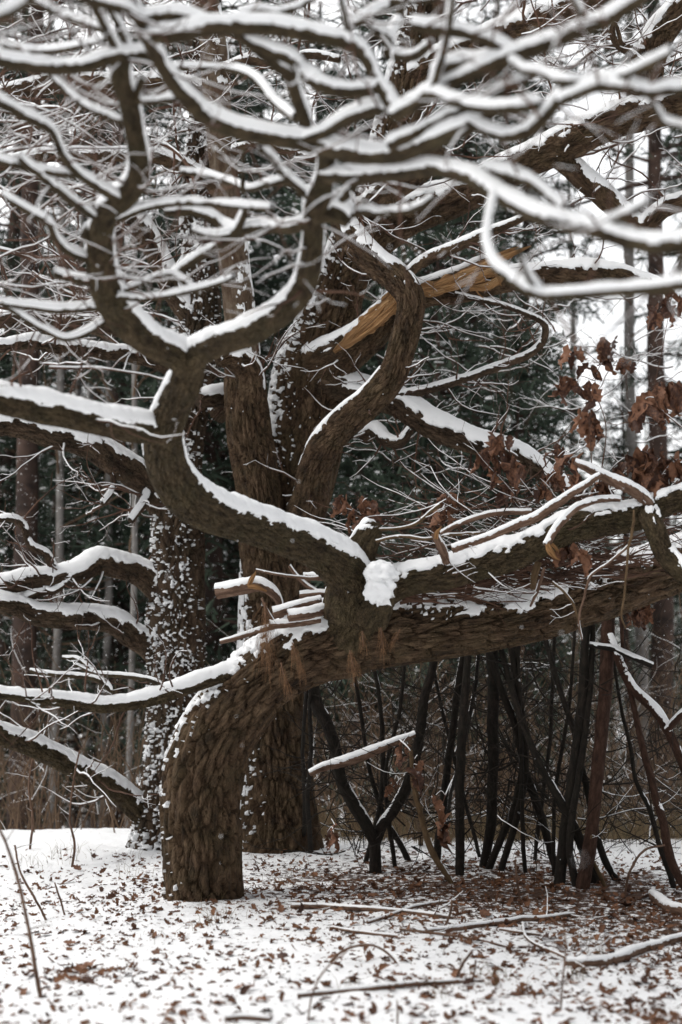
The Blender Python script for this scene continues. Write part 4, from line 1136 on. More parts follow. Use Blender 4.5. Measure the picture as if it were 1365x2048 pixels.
# forked shrub
vroot, vdt = pole([(752, 1745, 24), (750, 1690, 23), (735, 1655, 24), (702, 1602, 25), (681, 1560, 24), (672, 1505, 24), (656, 1450, 24), (634, 1410, 25), (626, 1365, 24), (628, 1320, 22)], 'V-shaped dark sapling with two thick arms under the low limb', top=10.9, kids=10, seed=1, group=None, name='forked_sapling', cat='sapling')
dv = ground_depth(752, 1745)
limb('arm', [(750, 1690, 20, dv), (766, 1650, 21, dv), (790, 1618, 20, dv), (814, 1570, 20, dv - 0.05), (834, 1500, 20, dv - 0.1), (845, 1440, 19, dv - 0.15), (851, 1390, 17, dv - 0.2), (864, 1345, 15, dv - 0.25), (872, 1300, 14, dv - 0.3)], vroot, 'pole', snow=0.012, a=0.3)
limb('arm', [(748, 1670, 12, dv), (720, 1620, 12, dv + 0.1), (690, 1580, 10, dv + 0.15), (668, 1540, 8, dv + 0.2)], vroot, 'pole', snow=0.02, a=0.1)
PL = 'dark bare pole leaning against the low limb in the stick shelter'
poles = [
 ([(905, 1768, 10), (872, 1716, 13), (852, 1670, 13), (840, 1620, 12), (826, 1560, 10), (822, 1500, 8)], 'tan debarked pole bowed beside the V-shaped sapling', 'pole_tan', None, 10.6),
 ([(842, 1690, 11), (838, 1640, 11), (830, 1590, 10), (826, 1540, 9)], 'short tan pole just behind the bowed tan one', 'pole_tan', None, 10.7),
 ([(874, 1718, 16), (885, 1620, 16), (896, 1530, 15), (908, 1440, 14), (920, 1350, 13), (932, 1290, 12)], PL, 'pole', DARK_G, 10.7),
 ([(922, 1750, 18), (920, 1640, 18), (922, 1500, 18), (930, 1400, 16), (936, 1300, 14)], PL, 'pole', DARK_G, 10.7),
 ([(968, 1735, 18), (984, 1640, 20), (986, 1500, 22), (986, 1380, 24), (984, 1280, 24)], 'thickest black pole upright among the crossing shelter poles', 'pole', DARK_G, 10.8),
 ([(978, 1738, 14), (1010, 1660, 15), (1034, 1600, 14), (1046, 1520, 13), (1040, 1400, 12), (1030, 1280, 11)], PL, 'pole', DARK_G, 10.7),
 ([(1002, 1742, 13), (1030, 1650, 14), (1050, 1550, 13), (1044, 1420, 12), (1020, 1290, 10)], PL, 'pole', DARK_G, 10.7),
 ([(1051, 1746, 9), (1045, 1650, 9), (1043, 1500, 9), (1040, 1400, 8), (1036, 1280, 7)], PL, 'pole', DARK_G, 10.7),
 ([(1112, 1735, 15), (1078, 1620, 16), (1052, 1540, 15), (1030, 1450, 14), (1004, 1380, 14), (975, 1290, 12)], PL, 'pole', DARK_G, 10.7),
 ([(1120, 1770, 23), (1130, 1680, 23), (1142, 1580, 21), (1155, 1480, 19), (1165, 1390, 18), (1171, 1280, 16), (1174, 1220, 14)], PL, 'pole', DARK_G, 10.95),
 ([(1152, 1772, 15), (1140, 1700, 15), (1150, 1600, 14), (1166, 1500, 13), (1180, 1380, 12), (1186, 1250, 11)], PL, 'pole', DARK_G, 10.95),
 ([(1166, 1776, 27), (1180, 1690, 26), (1190, 1600, 25), (1200, 1500, 26), (1209, 1400, 27), (1215, 1290, 28), (1218, 1220, 26)], 'thick reddish barked pole standing foremost in the stick shelter', 'pole_red', None, 10.95),
 ([(1192, 1766, 22), (1165, 1694, 20), (1146, 1650, 19), (1120, 1600, 17), (1086, 1540, 15), (1058, 1480, 13), (1030, 1400, 12), (1000, 1290, 11)], PL, 'pole', DARK_G, 10.8),
 ([(1232, 1762, 14), (1206, 1710, 14), (1190, 1650, 13), (1170, 1560, 13), (1150, 1470, 12), (1120, 1380, 11), (1090, 1270, 10)], PL, 'pole', DARK_G, 10.9),
 ([(1108, 1752, 8), (1108, 1680, 8), (1110, 1590, 8), (1124, 1500, 8), (1140, 1400, 7), (1150, 1260, 6)], PL, 'pole', DARK_G, 10.9),
 ([(1380, 1790, 19), (1342, 1722, 18), (1326, 1640, 16), (1308, 1580, 15), (1282, 1480, 13), (1266, 1400, 11), (1250, 1330, 9), (1240, 1200, 7)], 'reddish slender pole slanting left to the low limb from the right', 'pole_red', None, 10.9),
 ([(1350, 1778, 12), (1322, 1700, 11), (1300, 1620, 10), (1272, 1560, 9), (1262, 1500, 8), (1240, 1400, 7), (1225, 1300, 6)], PL, 'pole', DARK_G, 11.0),
 ([(608, 1700, 9), (610, 1600, 9), (606, 1500, 8), (612, 1400, 8), (618, 1320, 7)], PL, 'pole', DARK_G, 10.5),
 ([(622, 1705, 10), (616, 1600, 10), (622, 1500, 9), (620, 1400, 8), (630, 1320, 7)], PL, 'pole', DARK_G, 10.5),
 ([(732, 1725, 10), (762, 1600, 10), (766, 1500, 10), (760, 1400, 9), (740, 1300, 8)], PL, 'pole', DARK_G, 10.7),
 ([(790, 1735, 9), (778, 1640, 9), (772, 1540, 8), (800, 1420, 8), (812, 1290, 7)], PL, 'pole', DARK_G, 10.9),
 ([(816, 1720, 13), (790, 1670, 11), (772, 1640, 10), (745, 1560, 9), (730, 1480, 8), (718, 1400, 8), (705, 1310, 7)], PL, 'pole', DARK_G, 10.9),
 ([(890, 1690, 8), (900, 1600, 8), (930, 1480, 8), (950, 1380, 8), (960, 1290, 7)], PL, 'pole', DARK_G, 10.9),
 ([(960, 1715, 8), (930, 1600, 8), (905, 1500, 8), (880, 1400, 7), (860, 1290, 7)], PL, 'pole', DARK_G, 11.0),
 ([(1070, 1720, 8), (1085, 1600, 8), (1100, 1480, 8), (1105, 1380, 8), (1110, 1260, 7)], PL, 'pole', DARK_G, 11.0),
]
for i, (pts, lab, mt, grp, top) in enumerate(poles):
    if lab == PL:
        wd_ = max(q_[2] for q_ in pts)
        if wd_ >= 17: lab, grp = 'stout dark pole standing under the low limb in the stick shelter', 'stout dark shelter poles'
        elif wd_ <= 10: lab, grp = 'thin wand-like dark pole reaching up to the low limb', 'thin dark shelter poles'
        else: lab, grp = 'medium dark bare pole leaning against the low limb in the stick shelter', 'medium dark shelter poles'
    pole(pts, lab, mt, top=top, kids=4, seed=40 + i, group=grp)
# leaning branch on the right
limb_root = empty('leaning_branch', P(1225, 1290, 10.75), 'reddish snow lined branch sloping right from the low limb to the ground', 'branch')
_, lb = limb('shaft', [(1220, 1270, 14, 10.8), (1234, 1310, 16, 10.7), (1262, 1370, 18, 10.6), (1310, 1420, 20, 10.5), (1340, 1470, 18, 10.4), (1366, 1530, 17, 10.4), (1400, 1610, 16, 10.4), (1450, 1720, 15, 10.5), (1490, 1800, 14, 10.6)], limb_root, 'pole_red', snow=0.012, a=0.1, rag=0.6)
_, _ = limb('side_branch', [(1335, 1460, 14, 10.4), (1352, 1440, 13, 10.35), (1375, 1420, 12, 10.3), (1420, 1400, 10, 10.2)], limb_root, 'pole_red', snow=0.012, a=0.0)
_, _ = limb('side_branch', [(1180, 1290, 8, 10.7), (1230, 1300, 12, 10.7), (1270, 1316, 12, 10.6), (1305, 1332, 12, 10.6)], limb_root, 'pole', snow=0.012, a=0.0)
stick('stick', [(620, 1548, 10, 10.45), (640, 1538, 14, 10.45), (680, 1526, 18, 10.5), (720, 1513, 19, 10.55), (760, 1497, 17, 10.6), (800, 1482, 12, 10.65), (830, 1470, 8, 10.7)], 'orange-brown broken stick resting slanted in the arms of the V-shaped sapling', 'stick', material='stick', snow=0.02)
# inner tangle of dead twigs inside the shelter
rng = random.Random(91)
TB = Bundle()
for _ in range(430):
    x = rng.uniform(630, 1400)
    y = rng.uniform(1330, 1720)
    d = rng.uniform(10.5, 13.0)
    grow(TB, P(x, y, d), (rng.uniform(-1, 1), rng.uniform(-0.5, 0.5), rng.uniform(-0.8, 0.8)), rng.uniform(0.35, 0.9), rng.uniform(0.003, 0.007), rng, 0, 1, jit=0.2, snow=0.0 if rng.random() < 0.86 else 0.6)
for _ in range(90):
    x = rng.uniform(930, 1080)
    y = rng.uniform(1320, 1620)
    grow(TB, P(x, y, rng.uniform(11.0, 11.8)), (rng.uniform(-0.6, 0.6), rng.uniform(-0.3, 0.3), rng.uniform(-1, -0.1)), rng.uniform(0.3, 0.6), rng.uniform(0.004, 0.010), rng, 0, 2, jit=0.22, snow=0.0)
o = TB.build('shelter_tangle', None, M['pole'], 'twig_snow')
tag(o, 'dense dark tangle of dead twigs filling the stick shelter', 'twigs', kind='stuff')
# drooping leaf bunches in the shelter
for i, (pts, cl, lab) in enumerate([
    ([(905, 1560, 10.5), (888, 1600, 10.4), (880, 1650, 10.4)], [(872, 1610, 44), (880, 1640, 44), (890, 1665, 40)], 'hanging rust leaves on the dark pole beside the bowed tan pole'),
    ([(800, 1480, 10.5), (820, 1500, 10.4), (835, 1530, 10.4)], [(815, 1500, 40), (838, 1540, 46), (802, 1515, 38), (828, 1560, 36)], 'leaf bunch at the upper end of the bowed tan pole'),
    ([(670, 1650, 10.9), (664, 1670, 10.9), (660, 1690, 10.9)], [(664, 1660, 36), (670, 1690, 36), (655, 1680, 34)], 'brown leaf string hanging low beside the forked oak base'),
    ([(800, 1560, 11.0), (795, 1575, 11.0)], [(790, 1575, 36), (806, 1590, 34)], 'dull leaf bunch between the arms of the V-shaped sapling')]):
    spray(pts, cl, lab, 60 + i, (2, 3))
#@@PART4
# ------------------------------------------------------------------ ground clutter
def ground_stick(pts, label, snow=0.01, material='stick', lift=0.4, group='sticks lying on the snowy ground', twigs=0, seed=0, name='stick', cat='stick'):
    raw = []
    for x, y, dia in pts:
        d = ground_depth(x, y)
        p_ = P(x, y, d)
        r = dia * 0.5 * d / FPX
        p_[2] = tz(p_[0], p_[1]) + r * lift + 0.004
        raw.append([*p_, r])
    root = empty(name, raw[0][:3], label, cat, group)
    _, dt = limb('shaft', raw, root, material, snow=snow * 0.7, a=0.45, rag=0.6, raw=True, wob=0.35)
    if twigs:
        rg = random.Random(seed)
        TBs = Bundle()
        sprout(TBs, dt, twigs, 0.3, rg, f0=0.1, rmul=0.4, maxlev=1, rmax=0.005, flatten=0.3)
        TBs.build('side_twigs', root, M['twig'], 'twig_snow')
GS = [
 ([(582, 1818, 12), (650, 1818, 12), (740, 1824, 11), (830, 1830, 9), (905, 1838, 6)], 'long straight stick lying on snow nearest the leaning trunk foot', 0.008),
 ([(735, 1850, 6), (775, 1836, 7), (820, 1820, 8), (870, 1810, 7), (915, 1804, 5)], 'curved stick crossing over the long straight stick', 0.008),
 ([(852, 1866, 9), (900, 1862, 11), (960, 1856, 12), (1040, 1846, 12), (1100, 1839, 10), (1148, 1832, 7)], 'thick light brown stick lying in front of the shelter poles', 0.01),
 ([(1130, 1932, 16), (1180, 1932, 20), (1230, 1924, 21), (1280, 1908, 19), (1330, 1892, 16), (1390, 1872, 12)], 'half buried snow capped brown branch with leaves caught on it', 0.016),
 ([(1305, 1796, 14), (1325, 1812, 20), (1350, 1826, 22), (1390, 1832, 22), (1450, 1832, 20)], 'dark curved snow capped log piece beside the reddish slender pole', 0.03),
 ([(596, 1998, 8), (660, 1990, 10), (760, 1980, 11), (860, 1972, 10), (965, 1966, 7)], 'long thin stick lying lowest on the open snow', 0.008),
 ([(1046, 1850, 6), (1054, 1878, 6), (1085, 1900, 7), (1120, 1914, 6), (1170, 1940, 5)], 'bent thin branch forking off beside the thick light brown stick', 0.006),
 ([(665, 1858, 6), (720, 1868, 7), (795, 1876, 5)], 'short thin stick below the curved crossing stick', 0.006),
 ([(1000, 1862, 5), (1040, 1868, 6), (1080, 1872, 5)], 'tiny twig piece under the thick light brown stick', 0.004),
 ([(800, 1862, 4), (860, 1868, 5), (940, 1880, 5), (1020, 1898, 4)], 'wiry twig trailing from the thick light brown stick', 0.0),
 ([(450, 2045, 10), (490, 2040, 11), (540, 2042, 8)], 'rotten reddish stick half sunk in the open snow', 0.01),
]
for i, (pts, lab, sn) in enumerate(GS):
    ground_stick(pts, lab, sn, twigs=3 if i in (0, 2, 6, 9) else 0, seed=i)
# saplings and wiry arched stems growing from the snow
def stem(pts, label, seed, material='stick', kids=3, group='thin bare saplings in the snow', up=0.0, L=0.25, name='sapling', cat='sapling'):
    rg = random.Random(seed)
    d0 = ground_depth(pts[0][0], pts[0][1])
    base = P(pts[0][0], pts[0][1], d0)
    base[2] = tz(base[0], base[1])
    root = empty(name, base, label, cat, group)
    pp = [(pts[0][0], pts[0][1] + 8, pts[0][2], d0)] + [(x, y, w_, d0 + up * i) for i, (x, y, w_) in enumerate(pts)]
    _, dt = limb('stalk', pp, root, material, snow=0.0, wob=0.3)
    if kids:
        TBs = Bundle()
        sprout(TBs, dt, kids, L, rg, f0=0.3, rmul=0.5, maxlev=1, rmax=0.003, snow=0.6)
        TBs.build('side_twigs', root, M['twig'], 'twig_snow')
stem([(82, 1998, 9), (72, 1940, 9), (62, 1880, 8), (48, 1810, 7), (34, 1750, 7), (14, 1690, 6), (-10, 1640, 5)], 'tall thin bare sapling alone on the open snow', 1, kids=3)
stem([(92, 1840, 5), (72, 1800, 5), (54, 1770, 5), (40, 1740, 4), (30, 1690, 4)], 'thin reddish stem behind the tall lone sapling', 2)
stem([(130, 1830, 4), (118, 1790, 4), (110, 1765, 3)], 'tiny twiglet sprouting beside the tall lone sapling', 3, kids=1)
stem([(145, 1735, 5), (150, 1690, 5), (140, 1640, 4), (148, 1560, 4), (160, 1500, 3)], 'slender stem standing under the lowest snowy limb', 4, kids=5)
stem([(60, 1700, 5), (66, 1640, 5), (58, 1570, 4), (70, 1500, 4)], 'slender stem at the crest under the lowest snowy limb end', 5, kids=6)
stem([(617, 2044, 4), (625, 1990, 4), (650, 1940, 4), (690, 1905, 4), (705, 1890, 3)], 'arching bare twig rooted below the long thin stick', 6, kids=1)
stem([(660, 1925, 5), (690, 1900, 5), (740, 1890, 5), (780, 1910, 5), (806, 1950, 4), (812, 1985, 3)], 'wiry arch of twig with a brown leaf on the open snow', 7, kids=1)
stem([(915, 1955, 6), (925, 1930, 6), (945, 1902, 5)], 'short slanting snapped twig stuck in the snow', 8, kids=1)
stem([(945, 1965, 4), (950, 1940, 4), (952, 1920, 4)], 'short upright twig beside the slanting snapped one', 9, kids=0)
stem([(1122, 2020, 4), (1126, 1960, 4), (1132, 1900, 4), (1128, 1850, 3)], 'thin upright stalk before the half buried branch', 10, kids=2)
stem([(1040, 1800, 5), (1036, 1770, 5), (1030, 1720, 4)], 'short upright stub twig before the black pole feet', 11, kids=0)
stem([(795, 2050, 4), (796, 2020, 4), (795, 2000, 3)], 'tiny upright stalk on the open snow below the long thin stick', 12, kids=0)
stem([(905, 1800, 5), (900, 1830, 5), (888, 1860, 5)][::-1], 'slim red twig leaning beside the thick light brown stick', 13, kids=0)
stem([(1250, 1790, 5), (1262, 1740, 5), (1290, 1700, 5), (1330, 1690, 4)], 'wiry bent stem at the foot of the reddish slender pole', 14, kids=2)
stem([(1210, 1775, 8), (1196, 1740, 8), (1178, 1700, 7), (1184, 1670, 5)], 'grey crooked shoot against the thick reddish pole foot', 15, kids=2, material='pole_tan')

# grass blades
rng = random.Random(8)
GB = Bundle()
def tuft(px, py, n, h):
    d = ground_depth(px, py)
    for _ in range(n):
        x, y = px + rng.gauss(0, 22), py + rng.gauss(0, 6)
        p0 = P(x, y, d * (py - 1336) / (y - 1336))
        p0[2] = tz(p0[0], p0[1]) - 0.01
        H = h * rng.uniform(0.4, 1.1)
        lx, ly = rng.gauss(0, 0.5), rng.gauss(0, 0.4)
        GB.add([p0, p0 + np.array([lx * H * 0.25, ly * H * 0.25, H * 0.6]), p0 + np.array([lx * H, ly * H, H])], [0.0016, 0.0013, 0.0005], 3, 0, rng)
for px, py, n, h in [(395, 1800, 24, 0.10), (440, 1795, 18, 0.12), (350, 1798, 10, 0.07), (420, 1850, 18, 0.10), (445, 1840, 14, 0.12), (130, 1720, 18, 0.14), (165, 1715, 14, 0.13), (280, 1755, 9, 0.10), (270, 1745, 8, 0.10), (1000, 1960, 22, 0.09), (960, 1950, 14, 0.09), (1150, 1960, 12, 0.12), (1190, 1910, 14, 0.12), (470, 1720, 12, 0.08), (610, 1760, 22, 0.09), (560, 1770, 16, 0.09), (1320, 1700, 20, 0.12), (250, 1720, 10, 0.1), (60, 1730, 14, 0.12), (700, 1980, 10, 0.08), (880, 2000, 10, 0.08), (300, 1880, 8, 0.07), (520, 1940, 6, 0.06)]:
    tuft(px, py, n, h)
# taller dry grass along the crest behind the shelter
for _ in range(2600):
    x = rng.uniform(-1.0, 4.6)
    y = rng.uniform(13.2, 15.5)
    p0 = np.array([x, y, 0.0])
    H = rng.uniform(0.12, 0.42)
    p0[2] = 0
    lx, ly = rng.gauss(0, 0.35), rng.gauss(0, 0.3)
    GB_p = p0
    GB.add([p0, p0 + np.array([lx * H * 0.2, ly * H * 0.2, H * 0.6]), p0 + np.array([lx * H, ly * H, H])], [0.002, 0.0016, 0.0006], 3, 0, rng)
# put the crest grass on the ground
V_ = np.concatenate(GB.v)
far = V_[:, 1] > 13.0
if far.any():
    V_[far, 2] += terrain(V_[far, 0], V_[far, 1]) - 0.02
GB.v = [V_]
o = GB.build('grass', None, M['grass'])
tag(o, 'dry straw coloured grass blades poking out of the snow', 'grass', kind='stuff')

# fallen leaves
def leaf_pose(rg, sc, x, y, bury=0.35):
    from mathutils import Euler
    z = tz(x, y)
    return Vector((x, y, z + sc * rg.uniform(-0.10, 0.12))), Euler((rg.gauss(0.05, 0.30), rg.gauss(0, 0.30), rg.uniform(0, 6.28)))
rng = random.Random(14)
def in_view_xy():
    while True:
        px, py = rng.uniform(-20, 1385), rng.uniform(1700, 2060)
        d = (CAMZ) / max(0.01, ((py - 1336) / FPX)) * 1.0
        p_ = P(px, py, d)
        return px, py, p_[0], p_[1]
FLAB = 'dry brown oak leaf lying on the snow'
cnt = 0
big_spots = [(545, 1910, 0.14), (150, 1945, 0.17), (130, 1950, 0.15), (165, 1938, 0.15), (790, 1952, 0.13), (1215, 1835, 0.13), (1240, 1815, 0.13), (1330, 1965, 0.14), (1220, 1998, 0.12), (1235, 1905, 0.14), (1350, 1895, 0.13), (1080, 1875, 0.12), (960, 1828, 0.13), (1000, 1842, 0.13), (40, 1995, 0.11), (190, 1968, 0.11), (470, 1942, 0.1), (600, 1960, 0.1), (1240, 1760, 0.14), (1200, 1800, 0.15), (1090, 1790, 0.15), (1120, 1800, 0.14), (1260, 1780, 0.14), (1290, 1770, 0.14)]
while cnt < 300:
    if cnt < len(big_spots):
        px, py, sc = big_spots[cnt]
        sc *= 0.85
        d = ground_depth(px, py)
        p_ = P(px, py, d)
        x, y = p_[0], p_[1]
    else:
        px, py, x, y = in_view_xy()
        dens = 0.35 + 0.65 * float(litter_amt(x, y)) + (0.25 if vnoise(np.array([[x * 1.5, y * 1.5, 0]]), 4)[0] > 0.6 else 0)
        if rng.random() > dens: continue
        if y > 13.2: continue
        sc = rng.uniform(0.055, 0.095)
    lf = link('fallen_leaf', (FLAT if rng.random() < 0.6 else LEAVES)[rng.randrange(8)][0])
    loc, eu = leaf_pose(rng, sc, x, y)
    lf.location = loc
    lf.rotation_euler = eu
    lf.scale = (sc, sc, sc)
    tag(lf, FLAB, 'leaf', 'oak leaves fallen on the snow')
    cnt += 1
lv, lf_, ofs = [], [], 0
cand = np.array([in_view_xy()[2:] for _ in range(30000)])
cx_, cy_ = cand[:, 0], cand[:, 1]
la_ = litter_amt(cx_, cy_)
cl_ = vnoise(np.stack([cx_ * 2.2, cy_ * 2.2, 0 * cx_], -1), 4)
cz_ = terrain(cx_, cy_)
from mathutils import Euler
for x, y, z, la, cl in zip(cx_, cy_, cz_, la_, cl_):
    if y > 13.6 or rng.random() > 0.12 + 0.72 * la + 1.3 * max(0, cl - 0.60): continue
    sc = 0.014 + 0.06 * rng.random() ** 1.6
    me, V_, F_ = FLAT[rng.randrange(8)] if rng.random() < 0.65 else LEAVES[rng.randrange(8)]
    R_ = np.array(Euler((rng.gauss(0.05, 0.35), rng.gauss(0, 0.35), rng.uniform(0, 6.28))).to_matrix())
    lv.append((V_ * sc) @ R_.T + np.array([x, y, z + sc * rng.uniform(-0.2, 0.06)]))
    lf_.append(F_ + ofs)
    ofs += len(V_)
o = link('leaf_litter', mesh_from(np.concatenate(lv), np.concatenate(lf_), 'leaf_litter'), None, M['litter'])
tag(o, 'scatter of small brown leaf fragments sunk in the snow', 'leaf litter', kind='stuff')

# ------------------------------------------------------------------ undergrowth behind the oaks
rng = random.Random(55)
TB = Bundle()
for _ in range(800):
    right = rng.random() < 0.76
    d = rng.uniform(13.8, 22)
    px = rng.uniform(620, 1500) if right else rng.uniform(-120, 330)
    x = (px - W0 / 2) / FPX * d
    y = d
    z = tz(x, y) - 0.05
    h = rng.uniform(1.0, 3.0) if right else rng.uniform(0.8, 2.6)
    grow(TB, (x, y, z), (rng.gauss(0, 0.35), rng.gauss(0, 0.3), 1), h, rng.uniform(0.004, 0.010), rng, 0, 1, seg=0.16, jit=0.2, bias=(0, 0, 0.02), snow=0.0 if rng.random() < 0.8 else 0.7, kids=0.9)
o = TB.build('undergrowth', None, M['brush'], 'twig_snow')
tag(o, 'brown leafless undergrowth thicket behind the oaks', 'undergrowth', kind='stuff')

# ------------------------------------------------------------------ pines
def tri_blades(cen, dirs, L, Wd, rg):
    """flat needle sprays: one bent quad each"""
    n = len(cen)
    side = np.cross(dirs, rg.normal(size=(n, 3)))
    side /= np.linalg.norm(side, axis=1)[:, None] + 1e-9
    a = cen - side * Wd[:, None]
    b = cen + side * Wd[:, None]
    c = cen + dirs * L[:, None] + side * Wd[:, None] * 0.5
    d = cen + dirs * L[:, None] - side * Wd[:, None] * 0.5
    V = np.stack([a, b, c, d], 1).reshape(-1, 3)
    F = np.arange(4 * n).reshape(-1, 4)
    return V, F

def pine_mesh(i, H, r0, crown_from, nbr, blen):
    rg = np.random.default_rng(700 + i)
    rr = random.Random(700 + i)
    # trunk + boughs
    BT = Bundle()
    nz_ = 16
    zz = np.linspace(-0.4, H, nz_)
    cx = np.cumsum(rg.normal(0, 0.03, nz_))
    cy = np.cumsum(rg.normal(0, 0.03, nz_))
    cx -= cx[0]; cy -= cy[0]
    tp = np.stack([cx, cy, zz], -1)
    BT.add(tp, r0 * (1 - 0.85 * np.linspace(0, 1, nz_)), 10, 0)
    cen, dirs, snowc, snowd = [], [], [], []
    for b in range(nbr):
        f = rr.random() ** 0.8
        z = crown_from + (H * 0.98 - crown_from) * f
        k = np.interp(z, zz, np.arange(nz_))
        base = tp[int(k)]
        base = np.array([base[0], base[1], z])
        az = rr.uniform(0, 6.283)
        l = blen * (1 - 0.75 * f) * rr.uniform(0.55, 1.15) + 0.25
        d = np.array([math.cos(az), math.sin(az), rr.uniform(-0.25, 0.35)])
        pts, dd = [base], unit(d)
        for s_ in range(6):
            dd = unit(dd + 0.16 * rand_dir(rr) + np.array([0, 0, -0.04]))
            pts.append(pts[-1] + dd * l / 6)
        dead = z < crown_from + 0.10 * H and rr.random() < 0.5
        BT.add(pts, np.linspace(0.030, 0.006, 7) * (0.5 + l / blen), 4, 0)
        if dead: continue
        m = int(20 + 30 * l)
        ts = rg.uniform(0.15, 1.0, m)
        P_ = np.array([np.array([np.interp(t * 6, np.arange(7), np.array(pts)[:, a]) for a in range(3)]) for t in ts])
        P_ += rg.normal(0, 0.10, (m, 3)) * np.array([1, 1, 0.5])
        cen.append(P_)
        D_ = rg.normal(size=(m, 3)) + np.array(dd) * 0.9 + np.array([0, 0, 0.15])
        dirs.append(D_ / np.linalg.norm(D_, axis=1)[:, None])
        ms = m // 11
        snowc.append(P_[:ms] + np.array([0, 0, 0.05]))
        S_ = rg.normal(size=(ms, 3)) * np.array([1, 1, 0.15])
        snowd.append(S_ / np.linalg.norm(S_, axis=1)[:, None])
    cen, dirs = np.concatenate(cen), np.concatenate(dirs)
    snowc, snowd = np.concatenate(snowc), np.concatenate(snowd)
    V, F = tri_blades(cen, dirs, rg.uniform(0.14, 0.34, len(cen)), rg.uniform(0.010, 0.026, len(cen)), rg)
    SV, SF = tri_blades(snowc, snowd, rg.uniform(0.05, 0.14, len(snowc)), rg.uniform(0.012, 0.032, len(snowc)), rg)
    tm = mesh_from(np.concatenate(BT.v), np.concatenate(BT.f), 'trunk')
    tm.materials.append(M['pine_bark'])
    cm = mesh_from(V, F, 'crown', smooth=False)
    cm.materials.append(M['needle'])
    sm = mesh_from(SV, SF, 'snow', smooth=False)
    sm.materials.append(M['snow'])
    return tm, cm, sm
PV = [pine_mesh(0, 17, 0.20, 3.2, 120, 2.6), pine_mesh(1, 20, 0.22, 4.5, 130, 2.6), pine_mesh(2, 14, 0.15, 1.6, 120, 2.3), pine_mesh(3, 9, 0.09, 0.4, 110, 1.8), pine_mesh(4, 21, 0.21, 10.5, 70, 2.2)]
rng = random.Random(66)
spots = [ # (photo column, distance, variant, scale)
 (1318, 23, 4, 1.0), (52, 21, 4, 1.0), (96, 30, 0, 0.9), (1256, 27, 4, 0.45), (18, 25, 1, 1.0), (242, 24, 0, 1.0), (440, 22, 0, 1.0), (850, 26, 1, 1.0), (640, 30, 0, 1.1), (760, 24, 2, 1.1), (960, 23, 2, 1.0), (1060, 30, 1, 1.0),
 (1040, 19, 3, 0.8), (880, 19, 3, 1.0), (720, 20, 3, 1.1), (190, 34, 1, 1.0), (120, 42, 1, 1.0), (300, 38, 0, 1.1), (370, 30, 2, 1.1), (520, 34, 1, 1.1), (600, 24, 3, 1.2), (160, 24, 3, 0.8), (-30, 22, 3, 0.9),
 (700, 40, 1, 1.1), (800, 44, 0, 1.1), (920, 38, 1, 1.1), (1000, 42, 0, 1.1), (560, 46, 1, 1.1), (440, 44, 0, 1.1), (240, 48, 1, 1.1), (20, 46, 0, 1.1), (1430, 36, 4, 1.0), (1480, 26, 1, 1.0), (-90, 30, 1, 1.0), (330, 22, 3, 1.1), (470, 26, 2, 1.1), (1190, 40, 3, 0.9), (1290, 36, 3, 0.7), (1360, 30, 3, 0.8),
]
def put_pine(x, y, var, sc, rz):
    lab, grp = {3: ('small bushy young pine growing low behind the oaks', 'young pines behind the oaks'),
                4: ('slender pine with long bare trunk against the white sky gaps', 'bare trunked pines behind the oaks'),
                2: ('middle sized pine with dense low needles behind the oaks', 'middle sized pines behind the oaks')}.get(
        var, ('tall dark pine with snow dusted needles in the wood behind the oaks', 'tall pines in the wood behind the oaks'))
    root = empty('pine_tree', (x, y, tz(x, y)), lab, 'tree', grp)
    for nm, me in zip(('trunk', 'crown', 'snow'), PV[var]):
        o_ = bpy.data.objects.new(nm, me)
        COL.objects.link(o_)
        o_.parent = root
        if nm == 'snow': o_['kind'] = 'stuff'
    root.rotation_euler = (0, 0, rz)
    root.scale = (sc, sc, sc)
for px, d, var, sc in spots:
    put_pine((px - W0 / 2) / FPX * d, d, var, sc, rng.uniform(0, 6.28))
# thin bare trunks, haze fading painted into their pale bark colour
for i, (px, d, w_) in enumerate([(112, 21, 16), (150, 24, 13), (212, 22, 15), (178, 27, 18), (262, 20, 12), (66, 23, 14), (178, 44, 18), (205, 50, 24), (250, 40, 16), (268, 54, 18), (150, 58, 22), (1276, 26, 26), (1010, 34, 22), (80, 50, 22), (1150, 40, 20)]):
    x = (px - W0 / 2) / FPX * d
    z = tz(x, d)
    root = empty('bare_tree', (x, d, z), 'thin bare trunk far back with haze painted into its pale bark', 'tree', 'thin bare trunks far back')
    r_ = w_ * 0.5 * d / FPX
    Bn = Bundle()
    Bn.add([(0, 0, -0.4), (0.05, 0, 4), (-0.05, 0.1, 9), (0.1, 0, 16), (0, 0, 22)], np.array([1.1, 1, 0.85, 0.6, 0.3]) * r_, 8, 0)
    t_ = link('trunk', mesh_from(np.concatenate(Bn.v), np.concatenate(Bn.f), 'trunk'), None, M['hazed_bark'])
    t_.parent = root
    Bn = Bundle()
    rg = random.Random(i)
    for _ in range(26):
        z_ = rg.uniform(3, 20)
        grow(Bn, (0, 0, z_), (rg.uniform(-1, 1), rg.uniform(-1, 1), rg.uniform(0, 0.6)), rg.uniform(0.8, 2.2), 0.02, rg, 0, 1, seg=0.35, snow=0)
    t_ = Bn.build('crown', None, M['brush'], kind=None)
    t_.parent = root

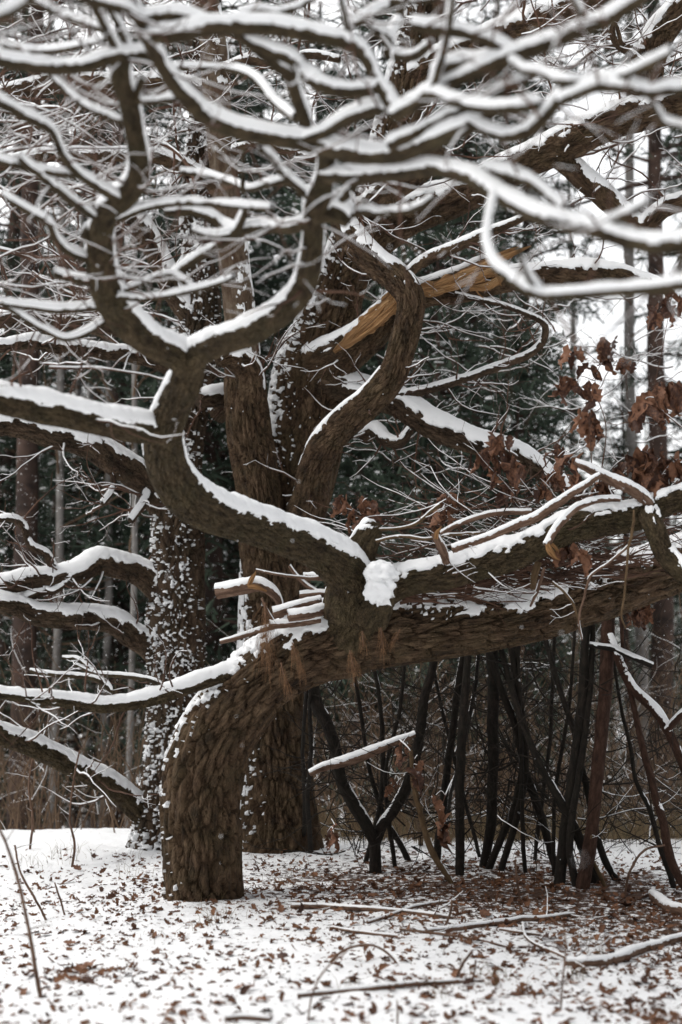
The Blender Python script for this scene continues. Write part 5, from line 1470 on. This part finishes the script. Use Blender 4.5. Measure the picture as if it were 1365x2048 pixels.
# far wood that reads as one mass
rg = np.random.default_rng(4)
n = 46000
fx = rg.uniform(-60, 60, n)
fy = rg.uniform(56, 95, n)
tree_c = rg.uniform(-60, 60, 150)
fx = tree_c[rg.integers(0, 150, n)] + rg.normal(0, 1.5, n)
fz0 = terrain(fx, fy)
fz = fz0 + rg.uniform(0, 1, n) ** 0.9 * 20
cen = np.stack([fx, fy, fz], -1)
dr = rg.normal(size=(n, 3)) * np.array([1, 1, 0.5])
dr /= np.linalg.norm(dr, axis=1)[:, None]
V, F = tri_blades(cen, dr, rg.uniform(0.4, 1.1, n), rg.uniform(0.05, 0.13, n), rg)
BT = Bundle()
for i in range(150):
    x = tree_c[i]
    y = float(rg.uniform(56, 95))
    z = tz(x, y)
    BT.add([(x, y, z - 0.4), (x + 0.1, y, z + 9), (x, y, z + 24)], [0.25, 0.2, 0.05], 6, 0)
Vt, Ft = np.concatenate(BT.v), np.concatenate(BT.f)
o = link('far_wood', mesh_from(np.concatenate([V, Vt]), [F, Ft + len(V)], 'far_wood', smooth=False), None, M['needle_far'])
tag(o, 'hazy mass of distant conifers closing off the view', 'wood', kind='stuff')

# falling snow
rg = np.random.default_rng(12)
nfl = 900
d = rg.uniform(1.8 ** 3, 16 ** 3, nfl) ** (1 / 3)
c = np.stack([rg.uniform(-0.3, 0.3, nfl) * d, d, CAMZ + rg.uniform(-0.33, 0.52, nfl) * d], -1)
ok = c[:, 2] > terrain(c[:, 0], c[:, 1]) + 0.05
c = c[ok]
ico = np.array([(1, 0, 0), (-1, 0, 0), (0, 1, 0), (0, -1, 0), (0, 0, 1), (0, 0, -1)], float)
icf = np.array([(0, 2, 4), (2, 1, 4), (1, 3, 4), (3, 0, 4), (2, 0, 5), (1, 2, 5), (3, 1, 5), (0, 3, 5)])
rad = rg.uniform(0.002, 0.0045, len(c))
V = (c[:, None] + ico[None] * rad[:, None, None]).reshape(-1, 3)
F = (icf[None] + 6 * np.arange(len(c))[:, None, None]).reshape(-1, 3)
o = link('falling_snow', mesh_from(V, F, 'falling_snow'), None, M['snow'])
tag(o, 'loose snowflakes drifting down through the air', 'snowflakes', kind='stuff')
# flake veil added between oaks and far wood, standing in for haze
nfl = 340000
d = rg.uniform(15 ** 2, 55 ** 2, nfl) ** 0.5
c = np.stack([rg.uniform(-0.36, 0.36, nfl) * d, d, CAMZ + rg.uniform(-0.2, 0.50, nfl) * d], -1)
c = c[c[:, 2] > terrain(c[:, 0], c[:, 1]) + 0.05]
tr = rg.normal(size=(len(c), 3, 3))
tr *= 0.0105 / np.linalg.norm(tr, axis=-1, keepdims=True)
o = link('falling_snow', mesh_from((c[:, None] + tr).reshape(-1, 3), np.arange(3 * len(c)).reshape(-1, 3), 'falling_snow', smooth=False), None, M['snow'])
tag(o, 'veil of flakes added as haze over the pines behind the oaks', 'snowflakes', kind='stuff')
